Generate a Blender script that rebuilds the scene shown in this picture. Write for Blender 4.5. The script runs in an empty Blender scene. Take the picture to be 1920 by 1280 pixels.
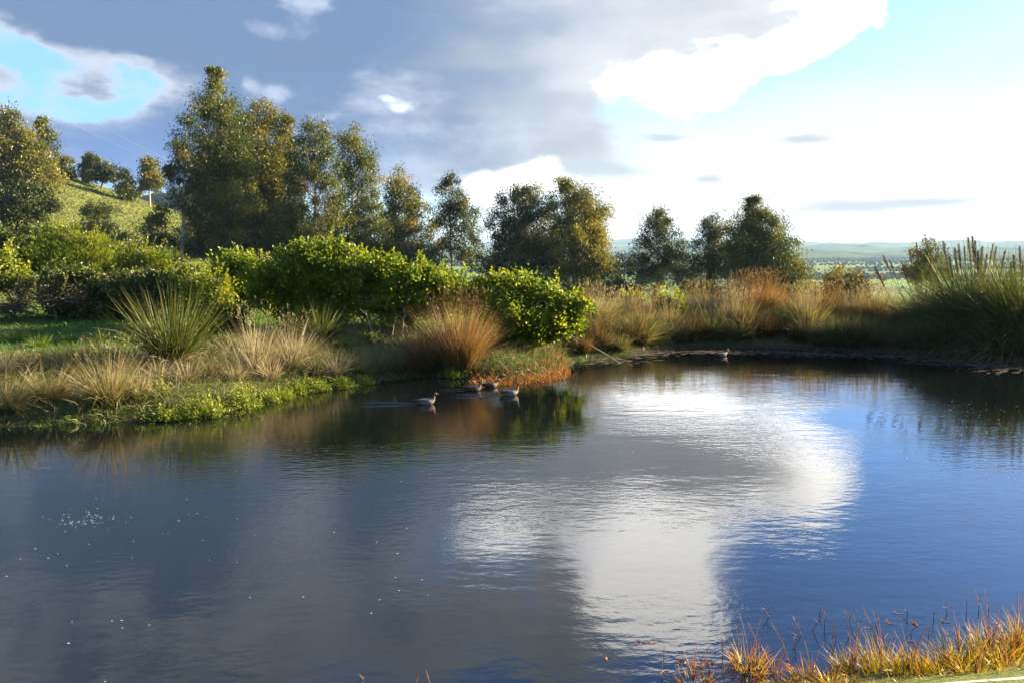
import bpy, bmesh, math, random
import numpy as np
R = math.radians
scene = bpy.context.scene
C = scene.collection
rng = np.random.default_rng(7)
random.seed(7)

# ------------------------------------------------------------------ camera
CAM_H, PITCH, F, W, H = 3.6, R(7.06), 1493.0, 1920, 1280
cam_d = bpy.data.cameras.new('camera'); cam = bpy.data.objects.new('camera', cam_d); C.objects.link(cam)
cam.location = (0, 0, CAM_H); cam.rotation_euler = (R(90) - PITCH, 0, 0)
cam_d.sensor_width = 36.0; cam_d.lens = 36.0 * F / W
cam_d.clip_start = 0.1; cam_d.clip_end = 30000
scene.camera = cam

# ------------------------------------------------------------------ light
SUN_AZ, SUN_EL = 73.0, 17.0           # degrees right of the view axis, above the horizon
sd_ = bpy.data.lights.new('sun', 'SUN'); sun = bpy.data.objects.new('sun', sd_); C.objects.link(sun)
sd_.energy = 5.0; sd_.angle = R(0.5); sd_.color = (1.0, 0.80, 0.48)
sun.rotation_euler = (R(90 - SUN_EL), 0, R(180 - SUN_AZ))
sun.location = (60, 30, 40)

scene.view_settings.view_transform = 'Standard'
scene.view_settings.look = 'None'
scene.view_settings.exposure = 2.75
scene.view_settings.gamma = 1.0
scene.view_settings.use_curve_mapping = False
scene.cycles.use_denoising = True
scene.cycles.max_bounces = 6
scene.cycles.diffuse_bounces = 3
scene.cycles.glossy_bounces = 3
scene.cycles.transmission_bounces = 4
scene.cycles.transparent_max_bounces = 4
scene.cycles.volume_bounces = 0
scene.cycles.caustics_reflective = False
scene.cycles.caustics_refractive = False
scene.cycles.sample_clamp_indirect = 4.0

# ------------------------------------------------------------------ pixel helpers (photo pixels -> real places)
def ray(px, py):
    a, b = px - W / 2, H / 2 - py
    return np.array([a, F * math.cos(PITCH) + b * math.sin(PITCH), -F * math.sin(PITCH) + b * math.cos(PITCH)])
def atz(px, py, z=0.0):
    r = ray(px, py); t = (z - CAM_H) / r[2]
    return np.array([r[0] * t, r[1] * t, z])
def aty(px, py, y):
    r = ray(px, py); t = y / r[1]
    return np.array([r[0] * t, y, CAM_H + r[2] * t])
def mpp(y):                            # metres per photo pixel at depth y
    return y / (F * math.cos(PITCH))
def ang(px, py):
    r = ray(px, py)
    return math.degrees(math.atan2(r[0], r[1])), math.degrees(math.atan2(r[2], math.hypot(r[0], r[1])))

# ------------------------------------------------------------------ sky
world = bpy.data.worlds.new('World'); scene.world = world; world.use_nodes = True
nt = world.node_tree
class X:
    """a tiny expression wrapper: arithmetic on sockets builds Math nodes"""
    def __init__(s, v): s.v = v
    def _op(s, op, *o):
        n = nt.nodes.new('ShaderNodeMath'); n.operation = op
        for i, a in enumerate((s,) + o):
            a = a.v if isinstance(a, X) else a
            if isinstance(a, (int, float)): n.inputs[i].default_value = a
            else: nt.links.new(a, n.inputs[i])
        return X(n.outputs[0])
    def __add__(s, o): return s._op('ADD', o)
    def __sub__(s, o): return s._op('SUBTRACT', o)
    def __mul__(s, o): return s._op('MULTIPLY', o)
    def __truediv__(s, o): return s._op('DIVIDE', o)
    def exp(s): return s._op('EXPONENT')
    def mx(s, o): return s._op('MAXIMUM', o)
    def mn(s, o): return s._op('MINIMUM', o)
def smooth(x, a, b, lo=0.0, hi=1.0):
    n = nt.nodes.new('ShaderNodeMapRange'); n.interpolation_type = 'SMOOTHSTEP'
    nt.links.new(x.v, n.inputs[0])
    for i, q in zip((1, 2, 3, 4), (a, b, lo, hi)): n.inputs[i].default_value = q
    return X(n.outputs[0])
def noise(vec, scale, detail=6, rough=0.55, off=(0, 0, 0), stretch=(1, 1, 1)):
    m = nt.nodes.new('ShaderNodeMapping'); m.inputs['Location'].default_value = off; m.inputs['Scale'].default_value = stretch
    nt.links.new(vec, m.inputs['Vector'])
    n = nt.nodes.new('ShaderNodeTexNoise'); n.inputs['Scale'].default_value = scale
    n.inputs['Detail'].default_value = detail; n.inputs['Roughness'].default_value = rough
    nt.links.new(m.outputs[0], n.inputs['Vector'])
    return X(n.outputs['Fac'])
def mixc(f, a, b):
    n = nt.nodes.new('ShaderNodeMix'); n.data_type = 'RGBA'; n.clamp_factor = True
    nt.links.new(f.v, n.inputs[0])
    for i, c in ((6, a), (7, b)):
        if isinstance(c, tuple): n.inputs[i].default_value = (*c, 1)
        else: nt.links.new(c, n.inputs[i])
    return n.outputs[2]
def build_sky():
    nt.nodes.clear()
    out = nt.nodes.new('ShaderNodeOutputWorld'); bg = nt.nodes.new('ShaderNodeBackground')
    bg.inputs['Strength'].default_value = 0.1
    nt.links.new(bg.outputs[0], out.inputs[0])
    sk = nt.nodes.new('ShaderNodeTexSky'); sk.sky_type = 'NISHITA'; sk.sun_disc = False
    sk.sun_elevation = R(SUN_EL); sk.sun_rotation = R(SUN_AZ)
    sk.altitude = 100; sk.air_density = 1.0; sk.dust_density = 0.6; sk.ozone_density = 1.5
    tc = nt.nodes.new('ShaderNodeTexCoord'); d = tc.outputs['Generated']
    sp = nt.nodes.new('ShaderNodeSeparateXYZ'); nt.links.new(d, sp.inputs[0])
    x, y, z = (X(o) for o in sp.outputs)
    az = x._op('ARCTAN2', y) * 57.29578
    el = z.mn(0.9999).mx(-0.9999)._op('ARCSINE') * 57.29578
    ST = (1, 1, 2.0)
    w1 = noise(d, 5.0, 5, 0.58, (3, 1, 2), ST) - 0.5
    w2 = noise(d, 5.0, 5, 0.58, (-7, 4, 9), ST) - 0.5
    f1 = noise(d, 9.0, 6, 0.62, (11, 2, 5), ST) - 0.5
    f2 = noise(d, 3.2, 3, 0.6, (1, 8, -5), ST) - 0.5
    f3 = noise(d, 30.0, 4, 0.6, (5, 3, 1), (1, 1, 1.3)) - 0.5
    st = noise(d, 6.0, 4, 0.55, (2, 6, 1), (1, 1, 5.0)) - 0.5          # long flat streaks
    u = az + w1 * 9.0; v = el + w2 * 5.5
    ul = az + w1 * 5.0 + f1 * 1.5; vl = el + w2 * 1.6 + f1 * .8          # light warp for small clouds
    def pack(a, b):
        n = nt.nodes.new('ShaderNodeCombineXYZ'); nt.links.new(a.v, n.inputs[0]); nt.links.new(b.v, n.inputs[1]); return n.outputs[0]
    big, small = pack(u, v), pack(ul, vl)
    def total(lst, vec=None):
        vec = vec or big; acc = 0.0
        for b in lst:
            px, py, ax, ay, wt = b[:5]
            a0, e0 = ang(px, py)
            if len(b) > 5: e0 = -e0                       # measured on the water, where the sky above the frame is mirrored
            m = nt.nodes.new('ShaderNodeVectorMath'); m.operation = 'MULTIPLY_ADD'; nt.links.new(vec, m.inputs[0])
            m.inputs[1].default_value = (26.06 / ax, 26.06 / ay, 0); m.inputs[2].default_value = (-a0 * 26.06 / ax, -e0 * 26.06 / ay, 0)
            dt = nt.nodes.new('ShaderNodeVectorMath'); dt.operation = 'DOT_PRODUCT'; nt.links.new(m.outputs[0], dt.inputs[0]); nt.links.new(m.outputs[0], dt.inputs[1])
            g = X(0.36788)._op('POWER', X(dt.outputs['Value']))
            acc = g._op('MULTIPLY_ADD', wt, acc)
        return acc
    away = smooth(az._op('ABSOLUTE'), 36, 60)                   # beyond the frame the broken cloud just goes on
    # grey cloud deck
    deck = total([(560, 90, 420, 150, 1.35), (150, 15, 170, 60, .9), (130, 265, 190, 50, 1.1), (960, 120, 150, 120, .95),
                  (1330, 5, 170, 60, 1.25), (430, 260, 260, 110, .9), (820, 260, 260, 70, .7), (960, 305, 200, 36, .75), (1110, 130, 90, 40, .35),
                  (0, 120, 45, 35, .6), (1080, 200, 60, 30, .55), (130, 155, 45, 15, .95), (185, 170, 30, 12, .5),
                  (165, 195, 90, 45, -1.2), (60, 105, 50, 45, -1.3), (15, 50, 45, 35, -1.0), (110, 215, 60, 18, -.6), (235, 140, 50, 45, -1.1),
                  (280, 1110, 500, 260, 1.5, 1), (1045, 1140, 50, 110, 1.0, 1), (545, 955, 60, 70, -1.0, 1), (930, 1010, 90, 50, -.35, 1), (930, 1120, 80, 50, .6, 1), (620, 880, 420, 90, .9, 1), (1120, 930, 60, 40, .6, 1), (830, 1200, 140, 90, .7, 1), (1080, 1240, 160, 50, .7, 1), (1290, 1000, 40, 20, .4, 1),
                  (1150, 30, 200, 60, .5)])
    deck = deck + f1 * 1.0 + f2 * .45 + f3 * .3 + st * .45 + away * 0.45 + (f1 * 1.0 + f3 * .7) * smooth(az, -17, -25)
    Dg = smooth(deck, 0.20, 0.88)
    thick = smooth(deck + f2 * 1.0 + f1 * 1.7 + f3 * .5 + st * 1.5, 0.35, 2.0)
    # bright veil of thin cloud towards the sun, low in the sky
    ve = smooth(u - v * 1.2 + st * 14.0, -10.0, 5.0) * smooth(v, 11.0, 6.5)
    ve = ve * smooth(az, 95, 60) * smooth(el, -2.5, -1.0)
    # white cumulus
    wh = total([(1460, 55, 190, 75, 1.25), (1200, 150, 170, 50, 1.15), (1030, 85, 70, 30, .6),
                (1270, 1060, 120, 120, 1.2, 1), (1150, 1130, 150, 90, .9, 1), (925, 1010, 120, 70, .62, 1), (1040, 970, 130, 40, .7, 1), (1480, 880, 160, 90, .9, 1),
                (1250, 880, 250, 70, .6, 1), (560, 965, 90, 80, .9, 1), (1800, 90, 300, 90, -1.4), (1820, 900, 200, 300, -.8, 1), (1600, 1150, 160, 160, -.8, 1)])
    Wc = smooth(wh + f1 * 0.7 + f2 * .3 + f3 * .25, 0.22, 0.95)
    pf = total([(985, 342, 85, 24, 1.2), (1010, 318, 38, 24, .9), (905, 345, 40, 24, .8), (525, 178, 42, 26, .75), (468, 158, 20, 18, .55),
                (770, 205, 38, 14, .6), (735, 190, 20, 8, .5), (575, 8, 50, 28, .75), (500, 55, 70, 20, .5), (100, 100, 60, 14, .5), (640, 215, 60, 14, .4), (930, 372, 60, 20, .7)], vec=small)
    Pf = smooth(pf + f1 * 0.6 + f3 * .8, 0.28, 0.8)
    wisp = total([(1242, 255, 42, 9, 1.0), (1490, 262, 46, 9, 1.0), (1335, 333, 30, 8, .9), (1640, 388, 150, 11, .8), (1420, 245, 25, 4, .4), (1160, 258, 40, 8, .4),
                  (1110, 322, 90, 18, 1.0), (1100, 205, 60, 22, .8), (1560, 398, 70, 7, .5), (1760, 378, 70, 6, .5), (1000, 300, 120, 12, .4)], vec=small)
    Ws = smooth(wisp + f1 * .35 + f3 * .3, 0.25, 0.9)
    K = 2.95
    def k(r, g, b): return (r * K, g * K, b * K)
    gain = nt.nodes.new('ShaderNodeMix'); gain.data_type = 'RGBA'; gain.blend_type = 'MULTIPLY'; gain.inputs[0].default_value = 1
    nt.links.new(sk.outputs[0], gain.inputs[6]); gain.inputs[7].default_value = (.33, .45, .67, 1)
    clear = mixc(smooth(el, 30, 10) * smooth(az, -10, -26) * 0.75, gain.outputs[2], k(.19, .37, .57))
    thin = smooth(f1 * 1.1 + st * .9 + f3 * .5, -.12, .26) * smooth(el, 19, 15) * .55      # torn thin cloud across the clear gaps
    clear = mixc(thin, clear, k(.40, .43, .47))
    c = mixc(ve, clear, k(.50, .50, .495))
    c = mixc(Wc * 0.95, c, k(2.1, 2.05, 1.95))
    grey = mixc(thick, k(.37, .40, .46), k(.10, .155, .255))
    grey = mixc(smooth(v, 9.5, 5.0) * smooth(u, 0, -16) * .8, grey, k(.10, .175, .36))
    grey = mixc(smooth(u + st * 14.0, -10, 7) * .62, grey, k(.40, .41, .42))
    c = mixc(Dg * 0.96, c, grey)
    c = mixc(Pf * 0.75, c, mixc(smooth(u, -16, -3), k(.34, .39, .50), k(.85, .84, .82)))
    c = mixc(Ws * 0.85, c, k(.32, .37, .41))
    nt.links.new(c, bg.inputs['Color'])
build_sky()
world.cycles.sampling_method = 'MANUAL'; world.cycles.sample_map_resolution = 512

# ------------------------------------------------------------------ materials
def mat(name):
    m = bpy.data.materials.new(name); m.use_nodes = True
    m.node_tree.nodes.clear()
    return m, m.node_tree
def mk(t, kind, **inp):
    n = t.nodes.new(kind)
    for k_, v_ in inp.items():
        k_ = k_.replace('_', ' ')
        if hasattr(v_, 'is_output') or isinstance(v_, bpy.types.NodeSocket): t.links.new(v_, n.inputs[k_])
        else: n.inputs[k_].default_value = v_
    return n
def ramp(t, fac, stops):
    n = t.nodes.new('ShaderNodeValToRGB'); t.links.new(fac, n.inputs[0])
    e = n.color_ramp.elements
    while len(e) < len(stops): e.new(0.5)
    for q, (p, c) in zip(e, stops): q.position = p; q.color = (*c, 1)
    return n.outputs[0]
def leaf_mat(name, stops, trans=0.45, gloss=0.06, rough=0.45, tcol=(1.0, 1.0, 0.55)):
    """a leaf: diffuse + light shining through + faint waxy sheen, tint differs from leaf to leaf"""
    m, t = mat(name)
    at = t.nodes.new('ShaderNodeAttribute'); at.attribute_name = 'tint'
    col = ramp(t, at.outputs['Fac'], stops)
    df = mk(t, 'ShaderNodeBsdfDiffuse', Color=col)
    mu = t.nodes.new('ShaderNodeMix'); mu.data_type = 'RGBA'; mu.blend_type = 'MULTIPLY'; mu.inputs[0].default_value = 1
    t.links.new(col, mu.inputs[6]); mu.inputs[7].default_value = (*[min(1, c * 1.0) for c in tcol], 1)
    tr = mk(t, 'ShaderNodeBsdfTranslucent', Color=mu.outputs[2])
    m1 = t.nodes.new('ShaderNodeMixShader'); m1.inputs[0].default_value = trans
    t.links.new(df.outputs[0], m1.inputs[1]); t.links.new(tr.outputs[0], m1.inputs[2])
    gl = mk(t, 'ShaderNodeBsdfGlossy', Color=(.8, .8, .75, 1), Roughness=rough)
    m2 = t.nodes.new('ShaderNodeMixShader'); m2.inputs[0].default_value = gloss * .5
    t.links.new(m1.outputs[0], m2.inputs[1]); t.links.new(gl.outputs[0], m2.inputs[2])
    o = t.nodes.new('ShaderNodeOutputMaterial'); t.links.new(m2.outputs[0], o.inputs[0])
    return m
def solid_mat(name, c1, c2, scale=8, rough=0.8, bump=0.3, detail=6, stretch=(1, 1, 1), spec=0.3):
    m, t = mat(name)
    tc = t.nodes.new('ShaderNodeTexCoord'); mp = mk(t, 'ShaderNodeMapping', Vector=tc.outputs['Object']); mp.inputs['Scale'].default_value = stretch
    nz = mk(t, 'ShaderNodeTexNoise', Vector=mp.outputs[0], Scale=scale, Detail=detail, Roughness=.65)
    col = ramp(t, nz.outputs['Fac'], [(0.3, c1), (0.7, c2)])
    b = mk(t, 'ShaderNodeBump', Height=nz.outputs['Fac'], Strength=bump, Distance=0.02)
    p = mk(t, 'ShaderNodeBsdfPrincipled', Base_Color=col, Roughness=rough, Normal=b.outputs[0])
    p.inputs['Specular IOR Level'].default_value = spec
    o = t.nodes.new('ShaderNodeOutputMaterial'); t.links.new(p.outputs[0], o.inputs[0])
    return m

M = {}
M['euc'] = leaf_mat('eucalypt leaves', [(0, (.020, .038, .010)), (.5, (.070, .090, .018)), (.85, (.15, .145, .026)), (1, (.20, .16, .03))], .38, .04)  # eucalypt ramps: deep low stops, gold tops put crown shade and sun into leaves
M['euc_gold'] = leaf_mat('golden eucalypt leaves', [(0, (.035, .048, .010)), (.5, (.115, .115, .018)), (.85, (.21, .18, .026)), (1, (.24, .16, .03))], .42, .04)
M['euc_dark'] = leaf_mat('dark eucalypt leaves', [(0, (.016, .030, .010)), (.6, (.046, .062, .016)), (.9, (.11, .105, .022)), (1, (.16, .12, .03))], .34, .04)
M['hedge'] = leaf_mat('bright hedge leaves', [(0, (.05, .095, .010)), (.5, (.14, .195, .013)), (1, (.27, .28, .018))], .54, .04)
M['hedge_yellow'] = leaf_mat('yellow green leaves', [(0, (.045, .080, .010)), (.5, (.125, .165, .014)), (1, (.25, .255, .022))], .50, .04)
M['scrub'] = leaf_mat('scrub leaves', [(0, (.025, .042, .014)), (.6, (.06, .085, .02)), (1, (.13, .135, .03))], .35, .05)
M['bramble'] = leaf_mat('bramble leaves', [(0, (.03, .026, .022)), (.5, (.055, .05, .03)), (1, (.10, .09, .035))], .3, .04)
M['hillgrass'] = leaf_mat('hill pasture', [(0, (.05, .06, .016)), (.5, (.105, .11, .026)), (1, (.20, .16, .06))], .4, .03)
M['lawn'] = leaf_mat('lawn grass', [(0, (.03, .085, .012)), (.5, (.07, .155, .018)), (1, (.16, .21, .03))], .45, .04)
M['bankgrass'] = leaf_mat('bank grass', [(0, (.06, .065, .03)), (.45, (.12, .11, .055)), (.8, (.20, .165, .09)), (1, (.09, .13, .03))], .4, .03)
M['drygrass'] = leaf_mat('dry grass', [(0, (.055, .080, .016)), (.3, (.15, .14, .04)), (.55, (.24, .185, .085)), (1, (.38, .28, .15))], .42, .04, tcol=(1, .9, .6))
M['palegrass'] = leaf_mat('pale straw', [(0, (.09, .10, .035)), (.4, (.27, .23, .14)), (1, (.48, .41, .29))], .40, .04, tcol=(1, .9, .7))
M['rust'] = leaf_mat('rust sedge', [(0, (.04, .045, .015)), (.4, (.15, .095, .04)), (1, (.34, .215, .105))], .42, .04, tcol=(1, .85, .5))
M['sword'] = leaf_mat('sword leaves', [(0, (.03, .045, .010)), (.5, (.075, .095, .018)), (.85, (.14, .14, .03)), (1, (.24, .20, .09))], .42, .04, .5)
M['reed'] = leaf_mat('reed leaves', [(0, (.035, .055, .018)), (.5, (.075, .095, .028)), (.85, (.15, .14, .055)), (1, (.26, .21, .12))], .40, .05)
M['plume'] = leaf_mat('seed plumes', [(0, (.06, .04, .025)), (.6, (.12, .08, .045)), (1, (.24, .17, .10))], .35, .03, tcol=(1, .85, .6))
M['orange'] = leaf_mat('orange water weed', [(0, (.10, .065, .02)), (.4, (.21, .095, .035)), (.8, (.31, .16, .05)), (1, (.26, .22, .05))], .45, .03, tcol=(1, .85, .4))
M['bankherb'] = leaf_mat('bank herb', [(0, (.06, .11, .012)), (.5, (.13, .19, .018)), (.85, (.27, .26, .03)), (1, (.33, .25, .06))], .48, .05)
M['foregrass'] = leaf_mat('foreground grass', [(0, (.17, .17, .015)), (.45, (.30, .23, .02)), (.75, (.33, .15, .02)), (1, (.26, .07, .025))], .42, .06, tcol=(1, .9, .4))
M['redstem'] = leaf_mat('red stems', [(0, (.12, .05, .03)), (.6, (.24, .11, .06)), (1, (.33, .22, .15))], .2, .06, tcol=(1, .8, .6))
M['far'] = leaf_mat('distant foliage', [(0, (.030, .045, .020)), (1, (.060, .075, .028))], .15, .0)
M['bark'] = solid_mat('grey bark', (.16, .13, .10), (.33, .28, .22), 5, .9, .6, stretch=(1, 1, .3))
M['bark_dark'] = solid_mat('dark bark', (.06, .048, .038), (.13, .10, .08), 5, .9, .6, stretch=(1, 1, .3))
M['bark_red'] = solid_mat('red bark', (.26, .13, .07), (.42, .25, .15), 4, .85, .5, stretch=(1, 1, .3))
M['twig'] = solid_mat('bleached twig', (.20, .16, .12), (.36, .31, .26), 14, .9, .3)
M['timber'] = solid_mat('weathered timber', (.36, .33, .28), (.60, .56, .49), 6, .75, .5, stretch=(.25, 4, 4))
M['scum'] = solid_mat('dry floating weed', (.035, .026, .017), (.085, .062, .040), 9, .95, .5)
M['foam'] = solid_mat('foam', (.45, .45, .43), (.62, .62, .6), 30, .7, .2)
M['deadleaf'] = solid_mat('dead leaf', (.10, .055, .03), (.22, .11, .06), 20, .8, .2)
M['cable'] = solid_mat('bare aluminium cable', (.10, .105, .115), (.14, .145, .155), 10, .7, .0)

# ------------------------------------------------------------------ mesh helpers
def mesh_from(name, V, faces_per, tint=None, smooth_=False):
    """V (n,3); faces_per list of int arrays (k,m): k faces of m corners"""
    me = bpy.data.meshes.new(name)
    V = np.asarray(V, np.float32)
    me.vertices.add(len(V)); me.vertices.foreach_set('co', V.ravel())
    idx = np.concatenate([f.ravel() for f in faces_per]).astype(np.int32)
    tot = np.concatenate([np.full(len(f), f.shape[1], np.int32) for f in faces_per])
    st = np.concatenate([[0], np.cumsum(tot)[:-1]]).astype(np.int32)
    me.loops.add(len(idx)); me.loops.foreach_set('vertex_index', idx)
    me.polygons.add(len(tot)); me.polygons.foreach_set('loop_start', st)
    if smooth_: me.polygons.foreach_set('use_smooth', np.ones(len(tot), bool))
    if tint is not None:
        a = me.attributes.new('tint', 'FLOAT', 'POINT'); a.data.foreach_set('value', np.asarray(tint, np.float32))
    me.update(calc_edges=True); me.validate()
    return me
def obj(name, me, m, parent=None, loc=(0, 0, 0)):
    o = bpy.data.objects.new(name, me); C.objects.link(o)
    if m is not None and not me.materials: me.materials.append(m)
    o.location = loc
    if parent is not None: o.parent = parent
    return o
def tag(o, label, cat=None, group=None, kind=None):
    if label: o['label'] = label
    if cat: o['category'] = cat
    if group: o['group'] = group
    if kind: o['kind'] = kind
    return o
def empty(name, loc, rz=0.0):
    o = bpy.data.objects.new(name, None); C.objects.link(o); o.location = loc; o.rotation_euler = (0, 0, rz); o.empty_display_size = .3
    return o
def unit(v): return v / np.maximum(np.linalg.norm(v, axis=-1, keepdims=True), 1e-9)
def leaves(name, P, A, L, Wd, tint):
    """one folded four-cornered leaf at each P along direction A"""
    n = len(P); A = unit(A); S = unit(np.cross(A, rng.normal(size=(n, 3)))); U = np.cross(A, S)
    L = np.asarray(L).reshape(-1, 1); Wd = np.asarray(Wd).reshape(-1, 1)
    V = np.empty((n, 4, 3))
    V[:, 0] = P; V[:, 2] = P + A * L
    mid = P + A * L * .45
    V[:, 1] = mid + S * Wd * .5 + U * Wd * .18; V[:, 3] = mid - S * Wd * .5 + U * Wd * .18
    return mesh_from(name, V.reshape(-1, 3), [np.arange(n * 4).reshape(n, 4)], np.repeat(tint, 4))
def blades(name, P, D, L, Wd, tint, droop=0.3, seg=3):
    """grass blades: tapering strips from P along D that bend down with droop"""
    n = len(P); D = unit(D); L = np.asarray(L).reshape(-1, 1) * np.ones((n, 1)); Wd = np.asarray(Wd).reshape(-1, 1) * np.ones((n, 1))
    side = unit(np.cross(D, rng.normal(size=(n, 3)) + np.array([0, 0, .2])))
    hz = D.copy(); hz[:, 2] = 0; hz = unit(hz + rng.normal(size=(n, 3)) * [.05, .05, 0])
    droop = np.asarray(droop).reshape(-1, 1) * np.ones((n, 1))
    V = np.empty((n, 2 * seg + 1, 3))
    for i in range(seg + 1):
        s = i / seg
        p = P + D * L * s + (hz * .6 - np.array([0, 0, 1.0]) * .8) * droop * L * s ** 2.2
        w = Wd * (.5 * (1 - s ** 1.6) * (0.75 + .5 * s))
        if i < seg: V[:, 2 * i] = p - side * w; V[:, 2 * i + 1] = p + side * w
        else: V[:, 2 * seg] = p
    o = (np.arange(n) * (2 * seg + 1))[:, None]
    fs = [np.concatenate([o + np.array([[2 * i, 2 * i + 1, 2 * i + 3, 2 * i + 2]]) for i in range(seg - 1)])]
    fs.append(o + np.array([[2 * seg - 2, 2 * seg - 1, 2 * seg]]))
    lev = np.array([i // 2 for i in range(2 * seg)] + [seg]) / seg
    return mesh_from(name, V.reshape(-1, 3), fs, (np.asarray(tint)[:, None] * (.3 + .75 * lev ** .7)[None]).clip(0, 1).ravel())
class Tubes:
    def __init__(s): s.V, s.Fc, s.n = [], [], 0
    def add(s, pts, rad, sides=6):
        pts = np.asarray(pts, float); k = len(pts); rad = np.asarray(rad, float) * np.ones(k)
        T = unit(np.gradient(pts, axis=0)); ref = np.array([.3, .9, .1]) if abs(T[0][2]) > .7 else np.array([0, 0, 1.0])
        S = unit(np.cross(T, ref)); U = np.cross(T, S)
        a = np.arange(sides) * 2 * np.pi / sides
        ringv = pts[:, None, :] + rad[:, None, None] * (np.cos(a)[None, :, None] * S[:, None] + np.sin(a)[None, :, None] * U[:, None])
        s.V.append(ringv.reshape(-1, 3))
        i = np.arange(k - 1)[:, None] * sides; j = np.arange(sides)[None]; j2 = (j + 1) % sides
        q = np.stack([i + j, i + j2, i + sides + j2, i + sides + j], -1).reshape(-1, 4) + s.n
        s.Fc.append(q); s.n += k * sides
        return s
    def mesh(s, name, tint=None):
        V = np.concatenate(s.V)
        return mesh_from(name, V, [np.concatenate(s.Fc)], None if tint is None else rng.random(len(V)) * .5 + tint, True)
def bez(a, b, c, n=6):
    t = np.linspace(0, 1, n)[:, None]
    return (1 - t) ** 2 * np.asarray(a) + 2 * t * (1 - t) * np.asarray(b) + t * t * np.asarray(c)

# ------------------------------------------------------------------ ground
shore_px = [(0, 801), (120, 796), (300, 789), (400, 779), (470, 763), (560, 738), (690, 721), (720, 713), (790, 706), (870, 709), (960, 711),
            (1020, 703), (1060, 690), (1085, 676), (1150, 670), (1210, 660), (1300, 653), (1450, 653), (1600, 659), (1750, 665), (1850, 676), (1920, 688)]
pond = [atz(*p)[:2] for p in shore_px]
pond += [np.array(p) for p in [(19.5, 20.5), (22, 16), (21, 10), (15, 8.2)]]
pond += [atz(*p)[:2] for p in [(1990, 1196), (1900, 1216), (1780, 1232), (1640, 1246), (1540, 1262), (1440, 1276), (1330, 1292), (1240, 1306), (1000, 1318), (600, 1330)]]
pond += [np.array(p) for p in [(-6, 5.4), (-14, 6.5), (-19, 10), (-17, 14.2)]]
pond = np.array(pond)
def pond_sd(x, y):
    """distance to the pond edge, positive on land"""
    x = np.asarray(x, float); y = np.asarray(y, float)
    best = np.full(x.shape, 1e9); ins = np.zeros(x.shape, bool)
    for i in range(len(pond)):
        a, b = pond[i], pond[(i + 1) % len(pond)]
        dx, dy = b - a; l2 = dx * dx + dy * dy
        t = np.clip(((x - a[0]) * dx + (y - a[1]) * dy) / l2, 0, 1)
        best = np.minimum(best, np.hypot(x - a[0] - t * dx, y - a[1] - t * dy))
        cr = ((a[1] > y) != (b[1] > y))
        with np.errstate(divide='ignore', invalid='ignore'):
            ins ^= cr & (x < (b[0] - a[0]) * (y - a[1]) / (b[1] - a[1] if b[1] != a[1] else 1e-9) + a[0])
    return np.where(ins, -best, best)
def sstep(a, b, x): t = np.clip((x - a) / (b - a), 0, 1); return t * t * (3 - 2 * t)
def wav(x, y, f, ph=0.0): return np.sin(x * f + 1.3 * np.sin(y * f * .7 + ph) + ph) * np.cos(y * f * .9 + 1.1 * np.sin(x * f * .6 - ph))
def gz(x, y):
    x = np.asarray(x, float); y = np.asarray(y, float)
    sd = pond_sd(x, y)
    left = sstep(4, -1, x)
    near = sstep(11, 7.5, y)
    hb = .46 + .45 * left
    ln = 1.0 + .9 * left
    z = hb * (1 - np.exp(-np.maximum(sd, 0) / ln))
    z = z * (1 - near) + near * np.minimum(.42 * np.maximum(sd, 0), 2.0)
    z = np.where(sd < 0, -np.minimum(1.2, -.5 * sd), z)
    land = sstep(0, 2.5, sd)
    z = z + land * (.05 * wav(x, y, 1.1) + .03 * wav(x, y, 2.7, 1) + .12 * wav(x, y, .33, 2) * (1 - near))
    z = z + .02 * np.clip(sd - 3, 0, 25) * left * (1 - near)
    sp = lambda t, w: w * np.logaddexp(0, t / w)
    z = z + .33 * sp(-x - 60, 9) * sstep(60, 215, y)
    t0 = y - (33.5 + 190 * sstep(-8, -75, x))
    drop = 62 * (1 - np.exp(-.11 * np.maximum(sp(t0, 2.0) - .2, 0) / 62))
    z = z - drop
    far = sstep(300, 900, np.hypot(x, y))
    z = z * (1 - far) + far * (-62 + 1.5 * wav(x, y, .004) + 1.0 * wav(x, y, .011, 2))
    return z
def axis(lo, hi, core_lo, core_hi, st, r):
    a = list(np.arange(core_lo, core_hi + 1e-6, st)); s = st; v = a[-1]
    while v < hi: s *= r; v += s; a.append(v)
    s = st; v = a[0]; b = []
    while v > lo: s *= r; v -= s; b.append(v)
    return np.array(b[::-1] + a)
gx = axis(-9000, 9000, -24, 22, .4, 1.06); gy = axis(-300, 11000, 4, 42, .4, 1.06)
XX, YY = np.meshgrid(gx, gy); ZZ = gz(XX, YY)
nx, ny = len(gx), len(gy)
q = (np.arange(ny - 1)[:, None] * nx + np.arange(nx - 1)[None])
quad = np.stack([q, q + 1, q + nx + 1, q + nx], -1).reshape(-1, 4)
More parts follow.
